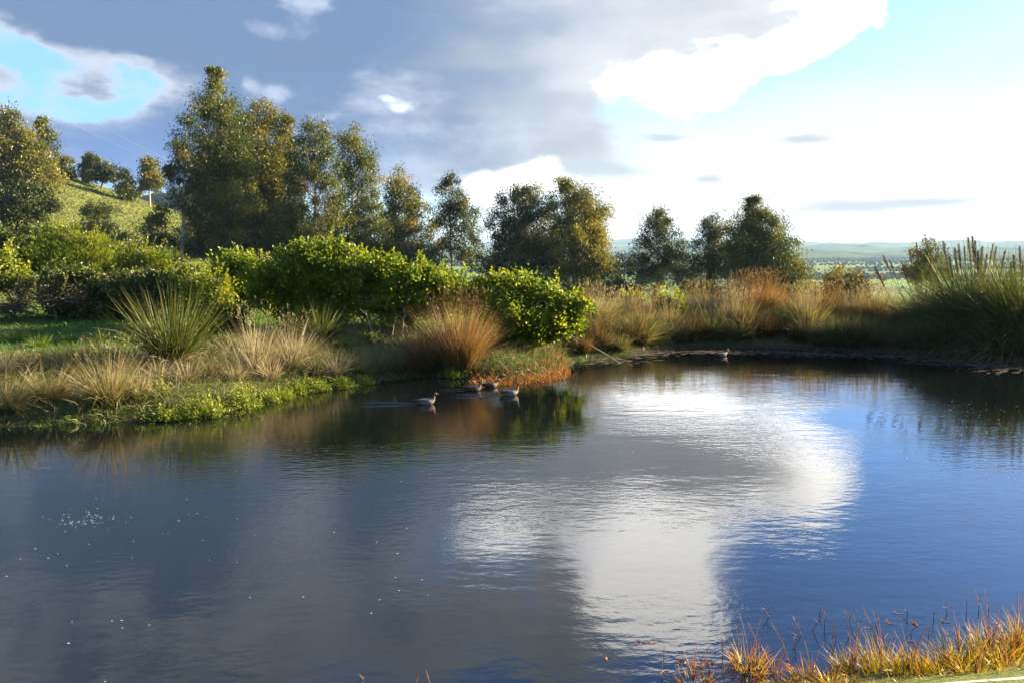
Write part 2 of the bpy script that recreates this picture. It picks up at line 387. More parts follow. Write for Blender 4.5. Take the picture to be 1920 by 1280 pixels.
def ground_mat():
    m, t = mat('ground')
    g = t.nodes.new('ShaderNodeNewGeometry'); pos = g.outputs['Position']
    n1 = mk(t, 'ShaderNodeTexNoise', Vector=pos, Scale=.9, Detail=8.0, Roughness=.65)
    n2 = mk(t, 'ShaderNodeTexNoise', Vector=pos, Scale=14.0, Detail=5.0, Roughness=.7)
    grass = ramp(t, n1.outputs['Fac'], [(.3, (.05, .085, .018)), (.5, (.10, .125, .03)), (.7, (.17, .15, .06))])
    soil = ramp(t, n2.outputs['Fac'], [(.3, (.022, .017, .011)), (.7, (.055, .042, .028))])
    # fields of the plain: patches of pasture with paler and darker paddocks
    mp = mk(t, 'ShaderNodeMapping', Vector=pos); mp.inputs['Scale'].default_value = (.0042, .0030, 1); mp.inputs['Rotation'].default_value = (0, 0, .25)
    vo = mk(t, 'ShaderNodeTexVoronoi', Vector=mp.outputs[0], Scale=1.0, Randomness=.8); vo.voronoi_dimensions = '2D'; vo.distance = 'CHEBYCHEV'
    sp = t.nodes.new('ShaderNodeSeparateColor'); t.links.new(vo.outputs['Color'], sp.inputs[0])
    field = ramp(t, sp.outputs[0], [(.1, (.045, .10, .018)), (.35, (.10, .19, .025)), (.6, (.055, .09, .022)), (.8, (.15, .19, .05)), (.95, (.03, .06, .018))])
    sx = t.nodes.new('ShaderNodeSeparateXYZ'); t.links.new(pos, sx.inputs[0])
    mr = mk(t, 'ShaderNodeMapRange', Value=sx.outputs[2]); mr.inputs[1].default_value = .05; mr.inputs[2].default_value = .35
    nr = mk(t, 'ShaderNodeMapRange', Value=sx.outputs[1]); nr.inputs[1].default_value = 250; nr.inputs[2].default_value = 500
    a = t.nodes.new('ShaderNodeMix'); a.data_type = 'RGBA'; t.links.new(mr.outputs[0], a.inputs[0]); t.links.new(soil, a.inputs[6]); t.links.new(grass, a.inputs[7])
    # the wet rim is soil only beside the pond, everything farther is turf
    mr2 = mk(t, 'ShaderNodeMapRange', Value=sx.outputs[1]); mr2.inputs[1].default_value = 36; mr2.inputs[2].default_value = 40
    a2 = t.nodes.new('ShaderNodeMix'); a2.data_type = 'RGBA'; t.links.new(mr2.outputs[0], a2.inputs[0]); t.links.new(a.outputs[2], a2.inputs[6]); t.links.new(grass, a2.inputs[7])
    b = t.nodes.new('ShaderNodeMix'); b.data_type = 'RGBA'; t.links.new(nr.outputs[0], b.inputs[0]); t.links.new(a2.outputs[2], b.inputs[6]); t.links.new(field, b.inputs[7])
    bp = mk(t, 'ShaderNodeBump', Height=n2.outputs['Fac'], Strength=.6, Distance=.04)
    p = mk(t, 'ShaderNodeBsdfPrincipled', Base_Color=b.outputs[2], Roughness=.95, Normal=bp.outputs[0]); p.inputs['Specular IOR Level'].default_value = .1
    o = t.nodes.new('ShaderNodeOutputMaterial'); t.links.new(p.outputs[0], o.inputs[0])
    return m
ground = obj('ground', mesh_from('ground', np.stack([XX, YY, ZZ], -1).reshape(-1, 3), [quad], None, True), ground_mat())
tag(ground, None, kind='structure')

# ------------------------------------------------------------------ pond water
def water_mat():
    m, t = mat('pond water')
    g = t.nodes.new('ShaderNodeNewGeometry'); pos = g.outputs['Position']
    def nz(scale, stretch, detail, rot=0.0, rough=.55):
        mp = mk(t, 'ShaderNodeMapping', Vector=pos); mp.inputs['Scale'].default_value = stretch; mp.inputs['Rotation'].default_value = (0, 0, rot)
        return mk(t, 'ShaderNodeTexNoise', Vector=mp.outputs[0], Scale=scale, Detail=detail, Roughness=rough).outputs['Fac']
    def math_(op, a, b):
        n = t.nodes.new('ShaderNodeMath'); n.operation = op
        for i, q in enumerate((a, b)):
            if isinstance(q, (int, float)): n.inputs[i].default_value = q
            else: t.links.new(q, n.inputs[i])
        return n.outputs[0]
    fine = nz(7.0, (.7, 1.3, 1), 3.0, .15)            # wind ripples, a hand's width apart
    mid = nz(2.2, (.55, 1.2, 1), 2.0, -.1)
    patch = nz(.16, (1, 1.6, 1), 3.0, .3)             # cat's-paws: rippled and calm patches
    pm = mk(t, 'ShaderNodeMapRange', Value=patch); pm.interpolation_type = 'SMOOTHSTEP'
    for i, v_ in zip((1, 2, 3, 4), (.38, .62, .25, 1.0)): pm.inputs[i].default_value = v_
    h = math_('ADD', math_('MULTIPLY', math_('MULTIPLY', fine, .0045), pm.outputs[0]), math_('MULTIPLY', mid, .0042))
    bp = mk(t, 'ShaderNodeBump', Height=h, Strength=1.0, Distance=1.0)
    p = mk(t, 'ShaderNodeBsdfPrincipled', Base_Color=(.003, .0045, .005, 1), Roughness=.03, IOR=1.6, Normal=bp.outputs[0])
    p.inputs['Specular IOR Level'].default_value = .5
    o = t.nodes.new('ShaderNodeOutputMaterial'); t.links.new(p.outputs[0], o.inputs[0])
    return m
def build_water():
    bm = bmesh.new(); n = len(pond); vs = []
    c = pond.mean(0)
    for i in range(n):
        a, b, d = pond[i - 1], pond[i], pond[(i + 1) % n]
        tn = unit((d - a)[None])[0]; nr = np.array([tn[1], -tn[0]])
        if pond_sd(np.array([b[0] + nr[0] * .05]), np.array([b[1] + nr[1] * .05]))[0] < 0: nr = -nr
        p = b + nr * .35
        vs.append(bm.verts.new((p[0], p[1], 0)))
    f = bm.faces.new(vs)
    if f.normal.z < 0: f.normal_flip()
    bmesh.ops.triangulate(bm, faces=[f])
    bmesh.ops.recalc_face_normals(bm, faces=bm.faces)
    if sum(fc.normal.z for fc in bm.faces) < 0: bmesh.ops.reverse_faces(bm, faces=bm.faces)
    me = bpy.data.meshes.new('pond_water'); bm.to_mesh(me); bm.free()
    tag(obj('pond_water', me, water_mat()), None, kind='structure')
build_water()

# ------------------------------------------------------------------ far country
def ridge(name, az0, az1, dist, base, prof, depth, m, n=220, rows=9, seed=0, rough=.08):
    r_ = np.random.default_rng(seed)
    a = np.linspace(R(az0), R(az1), n); ph = r_.random(6) * 6
    hgt = prof(np.degrees(a)) + sum(np.sin(a * fq + p_) * am for fq, p_, am in zip((40, 75, 140, 260, 420), ph, np.array([1, .7, .5, .35, .3]) * rough))
    V = []
    for j in range(rows):
        s = j / (rows - 1) * 2 - 1
        k = 1 - abs(s) ** 1.6
        rr = dist + s * depth
        V.append(np.stack([np.sin(a) * rr, np.cos(a) * rr, base + hgt * k * (1 + .12 * np.sin(a * 90 + s * 4) * (abs(s) < .9) * (s != 0)) - .6], -1))
    V = np.concatenate(V); i = (np.arange(rows - 1)[:, None] * n + np.arange(n - 1)[None])
    qd = np.stack([i, i + 1, i + n + 1, i + n], -1).reshape(-1, 4)
    o = obj(name, mesh_from(name, V, [qd], None, True), m); tag(o, None, kind='structure'); return o
def hill_mat(name, a, b, sc):
    m, t = mat(name)
    g = t.nodes.new('ShaderNodeNewGeometry')
    mp = mk(t, 'ShaderNodeMapping', Vector=g.outputs['Position']); mp.inputs['Scale'].default_value = (1, .45, 1)
    n = mk(t, 'ShaderNodeTexNoise', Vector=mp.outputs[0], Scale=sc, Detail=6.0, Roughness=.6)
    c = ramp(t, n.outputs['Fac'], [(.42, a), (.52, b)])
    p = mk(t, 'ShaderNodeBsdfDiffuse', Color=c)
    o = t.nodes.new('ShaderNodeOutputMaterial'); t.links.new(p.outputs[0], o.inputs[0]); return m
HM = hill_mat('far hill', (.018, .028, .016), (.07, .10, .03), .0026)
FM = hill_mat('forested hill', (.022, .032, .016), (.045, .055, .022), .02)
# skyline hills of the plain, and the wooded range behind the grassy slope
ridge('hills', -20, 50, 9200, -62, lambda a: 78 + 10 * np.sin(a * .22) + 22 * np.exp(-((a - 8) / 6) ** 2), 1500, HM, 400, 9, 3, 7)
ridge('hills', -20, 50, 6400, -62, lambda a: 38 + 9 * np.sin(a * .31 + 1), 900, HM, 400, 9, 4, 5)
ridge('hills', -20, 50, 4300, -62, lambda a: 12 + 6 * np.sin(a * .27 + 2), 700, HM, 400, 9, 5, 3)
ridge('hills', -48, -8, 1150, -62, lambda a: 127 + 5 * np.sin(a * .5) - np.maximum(a + 21, 0) * 6.0, 300, FM, 300, 11, 6, 2.0)
def far_belts():
    """shelter belts and copses on the plain, far too many and small to tell apart"""
    r_ = np.random.default_rng(12)
    ph = (1 + 5 ** .5) / 2
    ico = unit(np.array([(-1, ph, 0), (1, ph, 0), (-1, -ph, 0), (1, -ph, 0), (0, -1, ph), (0, 1, ph), (0, -1, -ph), (0, 1, -ph), (ph, 0, -1), (ph, 0, 1), (-ph, 0, -1), (-ph, 0, 1)], float))
    icf = np.array([(0, 11, 5), (0, 5, 1), (0, 1, 7), (0, 7, 10), (0, 10, 11), (1, 5, 9), (5, 11, 4), (11, 10, 2), (10, 7, 6), (7, 1, 8), (3, 9, 4), (3, 4, 2), (3, 2, 6), (3, 6, 8), (3, 8, 9), (4, 9, 5), (2, 4, 11), (6, 2, 10), (8, 6, 7), (9, 8, 1)])
    pts = []
    for k in range(170):
        az = R(r_.uniform(-14, 40)); d = 1500 * (5 ** r_.random()); c = np.array([math.sin(az) * d, math.cos(az) * d])
        n = int(r_.integers(20, 90)); dr = np.array([1, r_.normal() * .18]) if r_.random() < .75 else np.array([.4, 1])
        sp = (4.5 + d * .0016)
        for i in range(n):
            if r_.random() < .12: continue
            p = c + dr * sp * (i - n / 2) + r_.normal(size=2) * 2.5
            pts.append((p[0], p[1], r_.uniform(2.2, 4.2) * (1 + d * .00012)))
    for k in range(450):
        az = R(r_.uniform(-14, 40)); d = 1200 * (6 ** r_.random()); pts.append((math.sin(az) * d, math.cos(az) * d, r_.uniform(2.5, 5)))
    pts = np.array(pts); z = gz(pts[:, 0], pts[:, 1])
    sc = pts[:, 2][:, None, None] * np.array([1.0, 1.0, .95]) * r_.uniform(.75, 1.3, (len(pts), 12, 1))
    V = ico[None] * sc; V[..., 0] += pts[:, 0][:, None]; V[..., 1] += pts[:, 1][:, None]; V[..., 2] += (z + pts[:, 2] * .75)[:, None]
    Fc = (np.arange(len(pts)) * 12)[:, None, None] + icf[None]
    o = obj('far_woodland', mesh_from('far_woodland', V.reshape(-1, 3), [Fc.reshape(-1, 3)], np.repeat(r_.random(len(pts)), 12)), M['far'])
    tag(o, 'belts of tiny trees dotted across the hazy green plain', 'woodland', kind='stuff')
far_belts()

# ------------------------------------------------------------------ trees and shrubs
def plant(name, label, cat, d, base, blobs, leaf, mtl, bark='bark', group=None, dens=1.0, clump=.42, hang=.8, trunk=.11, per=60,
          depth=.85, crown='crown', twigs=True, lean=0.0, base_d=None, fill=1.0, outward=.0, wide=1.0, sprigs=0):
    """blobs: crown masses (px, py, rx, ry) measured on the photo, set at depth d; they get a depth of their own"""
    s = mpp(d); b = aty(base, 500, d); bx, by = b[0], d if base_d is None else base_d
    bz = float(gz(np.array([bx]), np.array([by]))[0]); B = np.array([bx, by, bz])
    root = empty(name, (bx, by, bz - .05)); tag(root, label, cat, group)
    tb = Tubes(); P, A, Tn = [], [], []
    cs = []
    for (px, py, rx, ry) in blobs:
        c = aty(px, py, d); cs.append((c, rx * s * wide, ry * s * wide))
    top = max(cs, key=lambda q_: q_[0][2])[0]
    n_ = 9; tt = np.linspace(0, 1, n_)
    path = B + (top - B) * tt[:, None]; path[:, :2] += np.cumsum(rng.normal(size=(n_, 2)) * .06, 0) * np.sin(tt * 3.14)[:, None]
    tb.add(path, trunk * (1 - .88 * tt), 8)
    for (c, rx, ry) in cs:
        dy = max(rx, .7 * ry) * depth
        c = c + np.array([0, rng.uniform(-.35, .35) * dy, 0])
        # limb from the trunk up into this mass
        zt = np.clip((c[2] - ry * .7 - bz) / max(top[2] - bz, .1) - .05, .08, .85)
        i0 = zt * (n_ - 1); k0 = int(i0); p0 = path[k0] + (path[min(k0 + 1, n_ - 1)] - path[k0]) * (i0 - k0)
        r0 = trunk * (1 - .88 * zt) * .72
        midp = p0 * .5 + c * .5 + np.array([0, 0, -.12 * np.linalg.norm(c - p0)])
        lb = bez(p0, midp, c + np.array([0, 0, ry * .3]), 6); tb.add(lb, np.linspace(r0, r0 * .25 + .006, 6), 6)
        vol = rx * dy * ry * 4.19; cl = min(clump, .6 * min(rx, ry))
        nc = int(max(6, min(2.15 * vol / (cl ** 3 * 4.19), 120) * fill))
        u_ = unit(rng.normal(size=(nc, 3))) * (rng.random((nc, 1)) ** .45)
        cc = c + u_ * np.array([rx, dy, ry])
        for q_ in cc:
            if twigs:
                st = lb[int(rng.integers(2, 6))]
                tb.add(bez(st, (st + q_) / 2 + np.array([0, 0, .1 * clump]), q_, 4), np.linspace(max(.012, r0 * .38), .006, 4), 4)
            m_ = int(per * 1.75 * dens * rng.uniform(.6, 1.4)); e = rng.normal(size=(m_, 3)) * cl * np.array([.5, .5, .46]) * rng.uniform(.6, 1.3)
            P.append(q_ + e)
            dirs = rng.normal(size=(m_, 3)); dirs = unit(dirs) * (1 - abs(hang)) + np.array([0, 0, -hang]) + unit(q_ - c)[None] * outward
            A.append(dirs)
            Tn.append(np.clip(rng.normal(.45, .13, m_) + rng.normal() * .24, 0, 1))  # clump-wide tint shift puts sunlit and shaded clumps into the leaf colour
    for _ in range(sprigs):                                   # young shoots standing out of the top
        c, rx, ry = cs[int(rng.integers(0, len(cs)))]; a_ = rng.random() * 6.28; q_ = rng.random() ** .5 * .9
        b0 = c + np.array([math.cos(a_) * q_ * rx, math.sin(a_) * q_ * rx * depth, ry * math.sqrt(1 - q_ * q_) * .95])
        v_ = unit(np.array([[rng.normal() * .35 + .15, rng.normal() * .35, 1.0]]))[0]; h_ = rng.uniform(.2, .55); k_ = 16; t_ = rng.random((k_, 1))
        tb.add(np.stack([b0 - v_ * .1, b0 + v_ * h_ * .5, b0 + v_ * h_]), [.006, .005, .003], 4)
        P.append(b0 + v_ * h_ * t_ + rng.normal(size=(k_, 3)) * .015); A.append(rng.normal(size=(k_, 3)) * .5 + v_ * .7); Tn.append(np.clip(rng.normal(.75, .15, k_), 0, 1))
    P = np.concatenate(P); A = np.concatenate(A); Tn = np.concatenate(Tn)
    L = leaf[0] * rng.uniform(.65, 1.25, len(P)); Wd = leaf[1] * rng.uniform(.7, 1.25, len(P))
    O = np.array([bx, by, bz - .05])
    keep = P[:, 2] > gz(P[:, 0], P[:, 1]) + .05
    P, A, Tn, L, Wd = P[keep], A[keep], Tn[keep], L[keep], Wd[keep]
    obj(crown, leaves(crown, P - O, A, L, Wd, Tn), M[mtl], root)
    tb.V = [v_ - O for v_ in tb.V]
    obj('trunk' if cat == 'tree' else 'stems', tb.mesh('trunk'), M[bark], root)
    return root
EUC = (.22, .052)
def T(label, d, base, blobs, mtl='euc', **k):
    k.setdefault('leaf', EUC); leaf = k.pop('leaf'); k.setdefault('clump', .42)
    f_ = 2.7; d *= f_; leaf = (leaf[0] * 1.75, leaf[1] * 2.25); k['clump'] *= f_; k['trunk'] = k.get('trunk', .11) * 2.3; k.setdefault('wide', 1.1); k.setdefault('hang', .5); k['per'] = int(k.get('per', 60) * 1.45)
    return plant('eucalyptus_tree', label, 'tree', d, base, blobs, leaf, mtl, **k)

# the tall clump left of centre
T('tallest eucalyptus with a narrow spired crown, rising above the whole clump', 40, 405, [(402, 130, 11, 16), (400, 155, 18, 22), (405, 190, 28, 32), (412, 235, 44, 44), (430, 300, 58, 55), (390, 315, 40, 60), (420, 380, 66, 52), (440, 440, 60, 45)], 'euc', trunk=.2)
T('slender sparse eucalyptus with a bare trunk at the hillside edge of the clump', 38.5, 342, [(352, 215, 22, 26), (332, 270, 24, 34), (355, 300, 30, 40), (325, 330, 14, 22), (358, 380, 30, 35), (350, 440, 22, 26)], 'euc_dark', trunk=.11, fill=.8)
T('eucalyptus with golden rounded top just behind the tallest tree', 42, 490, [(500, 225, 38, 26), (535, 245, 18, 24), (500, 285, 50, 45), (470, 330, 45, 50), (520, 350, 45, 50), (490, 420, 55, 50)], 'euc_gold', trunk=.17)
T('eucalyptus with a rounded dark head above forked reddish limbs', 39, 588, [(592, 248, 26, 24), (585, 290, 40, 36), (560, 330, 32, 40), (615, 335, 28, 34), (545, 400, 34, 45), (620, 395, 28, 34), (600, 440, 40, 34)], 'euc', bark='bark_red', trunk=.14)
T('eucalyptus with a tall loose crown and gaps of sky beside the round headed one', 40.5, 668, [(655, 255, 22, 22), (672, 285, 34, 30), (690, 325, 28, 28), (655, 330, 30, 34), (672, 375, 42, 34), (640, 420, 38, 34), (690, 425, 36, 34)], 'euc', trunk=.14, fill=.85)
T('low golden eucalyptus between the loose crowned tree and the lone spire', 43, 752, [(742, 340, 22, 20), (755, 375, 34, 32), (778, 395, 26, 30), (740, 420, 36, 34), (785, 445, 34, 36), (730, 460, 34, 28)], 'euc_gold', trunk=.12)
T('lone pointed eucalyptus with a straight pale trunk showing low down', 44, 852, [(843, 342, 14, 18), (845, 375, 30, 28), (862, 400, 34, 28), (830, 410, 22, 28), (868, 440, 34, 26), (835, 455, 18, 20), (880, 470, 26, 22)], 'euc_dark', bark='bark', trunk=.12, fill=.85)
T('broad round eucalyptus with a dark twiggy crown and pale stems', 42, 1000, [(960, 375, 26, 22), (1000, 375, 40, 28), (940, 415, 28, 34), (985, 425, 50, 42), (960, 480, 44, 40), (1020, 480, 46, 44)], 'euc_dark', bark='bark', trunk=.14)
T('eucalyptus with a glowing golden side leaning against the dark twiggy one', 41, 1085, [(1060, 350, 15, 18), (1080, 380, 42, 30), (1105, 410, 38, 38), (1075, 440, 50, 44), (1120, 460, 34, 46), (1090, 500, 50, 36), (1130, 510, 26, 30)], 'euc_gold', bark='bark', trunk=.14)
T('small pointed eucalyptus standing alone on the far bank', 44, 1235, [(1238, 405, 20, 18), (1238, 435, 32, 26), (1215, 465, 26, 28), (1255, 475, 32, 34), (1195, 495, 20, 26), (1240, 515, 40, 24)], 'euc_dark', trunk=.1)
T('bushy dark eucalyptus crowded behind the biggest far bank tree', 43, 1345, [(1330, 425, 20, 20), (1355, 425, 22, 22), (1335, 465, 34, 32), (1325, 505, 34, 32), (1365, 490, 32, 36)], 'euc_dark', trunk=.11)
T('big dense eucalyptus with a pointed top and sunlit flank on the far bank', 41, 1425, [(1409, 376, 11, 14), (1412, 395, 20, 18), (1416, 420, 36, 28), (1440, 440, 40, 34), (1400, 460, 44, 40), (1462, 480, 38, 40), (1420, 510, 56, 38), (1485, 525, 36, 30), (1440, 550, 56, 22), (1505, 550, 26, 22)], 'euc', trunk=.15)
# low growth under the clump
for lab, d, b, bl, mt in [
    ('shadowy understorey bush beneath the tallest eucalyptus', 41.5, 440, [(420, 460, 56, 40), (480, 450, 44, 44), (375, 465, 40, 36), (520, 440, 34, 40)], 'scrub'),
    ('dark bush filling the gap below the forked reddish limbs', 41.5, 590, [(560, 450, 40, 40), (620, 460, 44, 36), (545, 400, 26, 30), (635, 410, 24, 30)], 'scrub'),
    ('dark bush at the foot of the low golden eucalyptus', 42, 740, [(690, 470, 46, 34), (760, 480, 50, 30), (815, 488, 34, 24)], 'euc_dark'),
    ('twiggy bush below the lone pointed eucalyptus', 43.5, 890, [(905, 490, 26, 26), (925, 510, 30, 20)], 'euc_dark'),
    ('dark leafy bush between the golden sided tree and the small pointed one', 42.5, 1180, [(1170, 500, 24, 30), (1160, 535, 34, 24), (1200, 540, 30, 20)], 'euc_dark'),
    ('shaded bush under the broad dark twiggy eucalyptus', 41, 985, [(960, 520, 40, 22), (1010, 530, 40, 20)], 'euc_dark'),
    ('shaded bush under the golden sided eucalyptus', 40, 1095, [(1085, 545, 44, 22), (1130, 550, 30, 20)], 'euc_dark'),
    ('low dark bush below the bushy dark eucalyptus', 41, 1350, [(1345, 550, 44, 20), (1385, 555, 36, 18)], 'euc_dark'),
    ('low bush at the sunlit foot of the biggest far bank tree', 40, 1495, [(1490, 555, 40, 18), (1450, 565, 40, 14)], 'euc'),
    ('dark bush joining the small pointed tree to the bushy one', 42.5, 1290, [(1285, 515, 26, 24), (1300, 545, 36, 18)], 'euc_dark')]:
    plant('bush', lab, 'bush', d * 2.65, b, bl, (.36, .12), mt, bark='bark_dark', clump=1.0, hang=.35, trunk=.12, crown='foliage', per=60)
# hill trees
HILL = 'trees along the grassy ridge'
def hilltree(lab, d, base, bl, mt='euc', **k): return T(lab, d * .82 if d > 75 else d * .86, base, bl, mt, leaf=(.36, .10), clump=.62, per=46, trunk=k.pop('trunk', .13), group=HILL, **k)
hilltree('ridge tree with a broad domed crown next to the tall clump', 95, 287, [(280, 310, 17, 14), (282, 330, 26, 16), (298, 345, 14, 12), (268, 345, 14, 12)], 'euc_gold')
hilltree('ridge tree leafy almost down to the ground beside the domed tree', 93, 240, [(236, 326, 12, 12), (232, 345, 18, 14), (236, 362, 22, 12)], 'euc')
hilltree('ridge tree with an umbrella crown on one clean dark stem', 97, 199, [(198, 316, 17, 12), (190, 328, 14, 9), (208, 328, 14, 9)], 'euc_dark', bark='bark_dark')
hilltree('thin ridge tree with open tufts of foliage high on its stem', 98, 172, [(170, 296, 10, 8), (162, 306, 12, 8), (180, 302, 9, 7), (155, 325, 14, 12), (172, 330, 12, 14)], 'euc', bark='bark_dark')
hilltree('ridge tree half hidden behind the big leafy hillside trees', 96, 122, [(112, 300, 14, 12), (125, 305, 12, 12), (115, 322, 20, 14), (132, 328, 10, 10)], 'euc')
hilltree('narrow spire shaped tree rising from the big hillside trees', 80, 82, [(78, 228, 9, 12), (82, 252, 14, 16), (85, 280, 19, 18), (85, 310, 18, 20)], 'euc')
hilltree('huge golden green eucalyptus filling the slope below the spire tree', 72, 25, [(10, 225, 28, 24), (25, 265, 44, 34), (-15, 290, 44, 40), (40, 310, 48, 34), (10, 345, 55, 34), (75, 335, 30, 28), (-30, 240, 30, 40)], 'euc_gold', trunk=.3)
hilltree('dark leaning eucalyptus with pale forked stems below the huge golden one', 60, 55, [(20, 380, 40, 26), (65, 370, 34, 24), (45, 410, 40, 20), (-15, 400, 40, 30), (90, 390, 14, 16)], 'euc_dark', bark='bark', )
for lab, d, b, bl, mt in [
    ('dark rounded bush alone on the open grass slope', 60, 190, [(185, 395, 30, 18), (180, 425, 40, 24), (205, 440, 30, 20)], 'euc_dark'),
    ('dark bush at the foot of the slender bare trunked tree', 50, 292, [(298, 405, 22, 18), (285, 435, 34, 26), (300, 465, 44, 22)], 'scrub'),
    ('olive scrub bush at the bottom of the grass slope', 48, 245, [(240, 460, 28, 18), (265, 475, 26, 18)], 'scrub')]:
    plant('bush', lab, 'bush', d * 2.1, b, bl, (.4, .13), mt, bark='bark_dark', clump=1.0, hang=.3, trunk=.1, crown='foliage', per=55)
# the bright hedge of shrubs along the terrace
def S(label, d, base, blobs, mt='hedge', leaf=(.115, .068), **k):
    k.setdefault('clump', .27); k.setdefault('per', 50); k.setdefault('sprigs', 26 if mt == 'hedge' else 12)
    return plant('shrub', label, 'shrub', d, base, blobs, leaf, mt, bark='bark_dark', hang=k.pop('hang', -.25), trunk=.04, crown='foliage', outward=.5, **k)
S('tallest bright green shrub in the hedge, sprays sticking up from its top', 25.2, 600, [(500, 545, 40, 36), (560, 490, 50, 34), (620, 480, 48, 28), (520, 510, 50, 34), (600, 590, 60, 24), (590, 530, 70, 40), (660, 510, 50, 36), (560, 570, 60, 30), (640, 565, 55, 34), (700, 530, 36, 36)])
S('bright green shrub sloping down from the tallest one in the hedge', 24.8, 775, [(715, 520, 40, 30), (690, 560, 40, 36), (735, 510, 40, 26), (780, 520, 44, 24), (860, 545, 36, 28), (825, 525, 40, 26), (760, 560, 60, 34), (830, 570, 46, 36), (730, 590, 40, 28)])
S('bright green shrub overhanging the water at the end of the hedge', 23.6, 985, [(870, 560, 36, 30), (930, 545, 44, 28), (980, 550, 46, 30), (1030, 560, 42, 28), (1075, 575, 30, 22), (960, 595, 60, 36), (1030, 605, 50, 34), (900, 575, 34, 34), (985, 630, 50, 18), (1060, 605, 30, 26)])
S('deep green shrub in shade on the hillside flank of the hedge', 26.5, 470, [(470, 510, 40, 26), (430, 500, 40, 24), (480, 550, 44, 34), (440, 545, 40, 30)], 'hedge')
S('yellow green shrub with fine upright foliage below the grass slope', 30, 140, [(120, 440, 36, 22), (95, 460, 30, 24), (165, 465, 40, 28), (130, 490, 55, 30), (190, 495, 40, 26)], 'hedge_yellow', leaf=(.13, .03), hang=-.6)
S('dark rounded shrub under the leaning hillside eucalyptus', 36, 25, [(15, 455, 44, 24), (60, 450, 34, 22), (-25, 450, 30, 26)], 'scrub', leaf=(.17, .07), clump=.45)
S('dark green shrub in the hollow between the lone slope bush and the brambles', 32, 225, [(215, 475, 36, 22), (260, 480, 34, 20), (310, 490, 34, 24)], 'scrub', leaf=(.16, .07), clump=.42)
S('lime bush glowing beside the fine leaved yellow shrub', 31, 75, [(70, 480, 32, 20), (45, 495, 34, 22), (100, 500, 30, 18)], 'hedge_yellow', leaf=(.15, .06), clump=.4)
S('golden low shrub behind the brambles', 28.5, 275, [(250, 490, 30, 22), (290, 490, 34, 18), (225, 510, 36, 22)], 'hedge_yellow', leaf=(.12, .03), hang=-.6)
S('leafy lime shrub at the foot of the hillside trees', 26, 20, [(10, 490, 32, 24), (-20, 520, 40, 34), (30, 530, 30, 24)], 'hedge_yellow')
S('wide dark green bramble bank behind the lawn', 26, 200, [(110, 530, 50, 28), (180, 540, 60, 30), (250, 545, 60, 32), (320, 540, 50, 34), (210, 575, 70, 26), (290, 578, 50, 28), (140, 580, 50, 20)], 'scrub')
S('bare twiggy grey bramble thicket at the edge of the lawn', 25, 95, [(70, 560, 50, 24), (130, 560, 40, 26), (20, 575, 40, 20)], 'bramble', leaf=(.07, .03), per=40)
S('sunlit yellow shrub with bare twigs behind the sword leaf clump', 23, 385, [(350, 525, 36, 28), (395, 540, 42, 30), (370, 580, 48, 32), (425, 575, 28, 28), (395, 612, 38, 24)], 'hedge_yellow', leaf=(.10, .05))
S('small brown leaved shrub under the sunlit yellow shrub', 23.4, 440, [(440, 585, 26, 18), (425, 605, 26, 14)], 'bramble', leaf=(.09, .04), per=50)
S('rounded olive shrub beside the biggest far bank tree', 60, 1585, [(1570, 525, 36, 22), (1610, 540, 30, 22), (1590, 558, 46, 18), (1550, 550, 30, 20)], 'euc_gold', leaf=(.2, .08), hang=.1, clump=.5)
S('dark upright shrub showing behind the plumed reeds', 60, 1735, [(1735, 475, 28, 22), (1740, 505, 36, 24), (1715, 520, 26, 22)], 'euc', leaf=(.24, .07), hang=.3, clump=.5)
S('lime green leafy sapling among the far bank grasses', 29.5, 1265, [(1260, 580, 20, 14), (1245, 570, 14, 10), (1272, 594, 16, 10)], 'hedge')
S('lime shoots at the far bank below the golden sided tree', 30.5, 1180, [(1180, 568, 18, 10), (1195, 580, 16, 10)], 'hedge')

# ------------------------------------------------------------------ grasses
def scatter(n, x0, x1, y0, y1, ok):
    x = rng.uniform(x0, x1, n); y = rng.uniform(y0, y1, n); sd = pond_sd(x, y); k = ok(x, y, sd)
    x, y = x[k], y[k]; return x, y, gz(x, y)
def turf(name, label, n, box, ok, L, Wd, mtl, lean=.35, droop=.35, tmean=.5, seg=2, cat='grass'):
    x, y, z = scatter(n, *box, ok); k = len(x)
    P = np.stack([x, y, z - .02], -1); D = np.stack([rng.normal(size=k) * lean, rng.normal(size=k) * lean, np.ones(k)], -1)
    patch = .5 + .25 * wav(x, y, .9, 1) + .2 * wav(x, y, 2.3, 3)
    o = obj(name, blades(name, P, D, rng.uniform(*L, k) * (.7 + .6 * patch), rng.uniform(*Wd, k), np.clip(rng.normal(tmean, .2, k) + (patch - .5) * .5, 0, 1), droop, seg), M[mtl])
    tag(o, label, cat, kind='stuff')
turf('lawn_grass', 'short vivid green grass on the terrace behind the bank', 75000, (-17, 5, 17, 34), lambda x, y, s: (s > 3.4 + .8 * wav(x, y, .8)) & (y < 29), (.08, .24), (.018, .030), 'lawn', .4, .35, .38)  # tint lowered so the lawn colour carries the shade of the shrubs
turf('bank_grass', 'drab dry grass covering the slope down to the water', 52000, (-17, 4, 13, 28), lambda x, y, s: (s > .25) & (s < 4.2 + .8 * wav(x, y, 1.1)), (.25, .75), (.012, .022), 'bankgrass', .4, .4)
turf('rim_grass', 'low grass, tinted dark for shade, at the waterline of the near terrace bank', 34000, (-17, 4, 13, 28), lambda x, y, s: (s > -.12) & (s < 1.2), (.12, .34), (.014, .026), 'lawn', .5, .4, .25)  # low tint puts the shadow along the waterline into the blade colour
turf('dam_grass', 'rough brown and green grass covering the far bank', 46000, (2.5, 24, 22, 37), lambda x, y, s: (s > .35) & (s < 7), (.25, .6), (.014, .026), 'bankgrass', .35, .35)
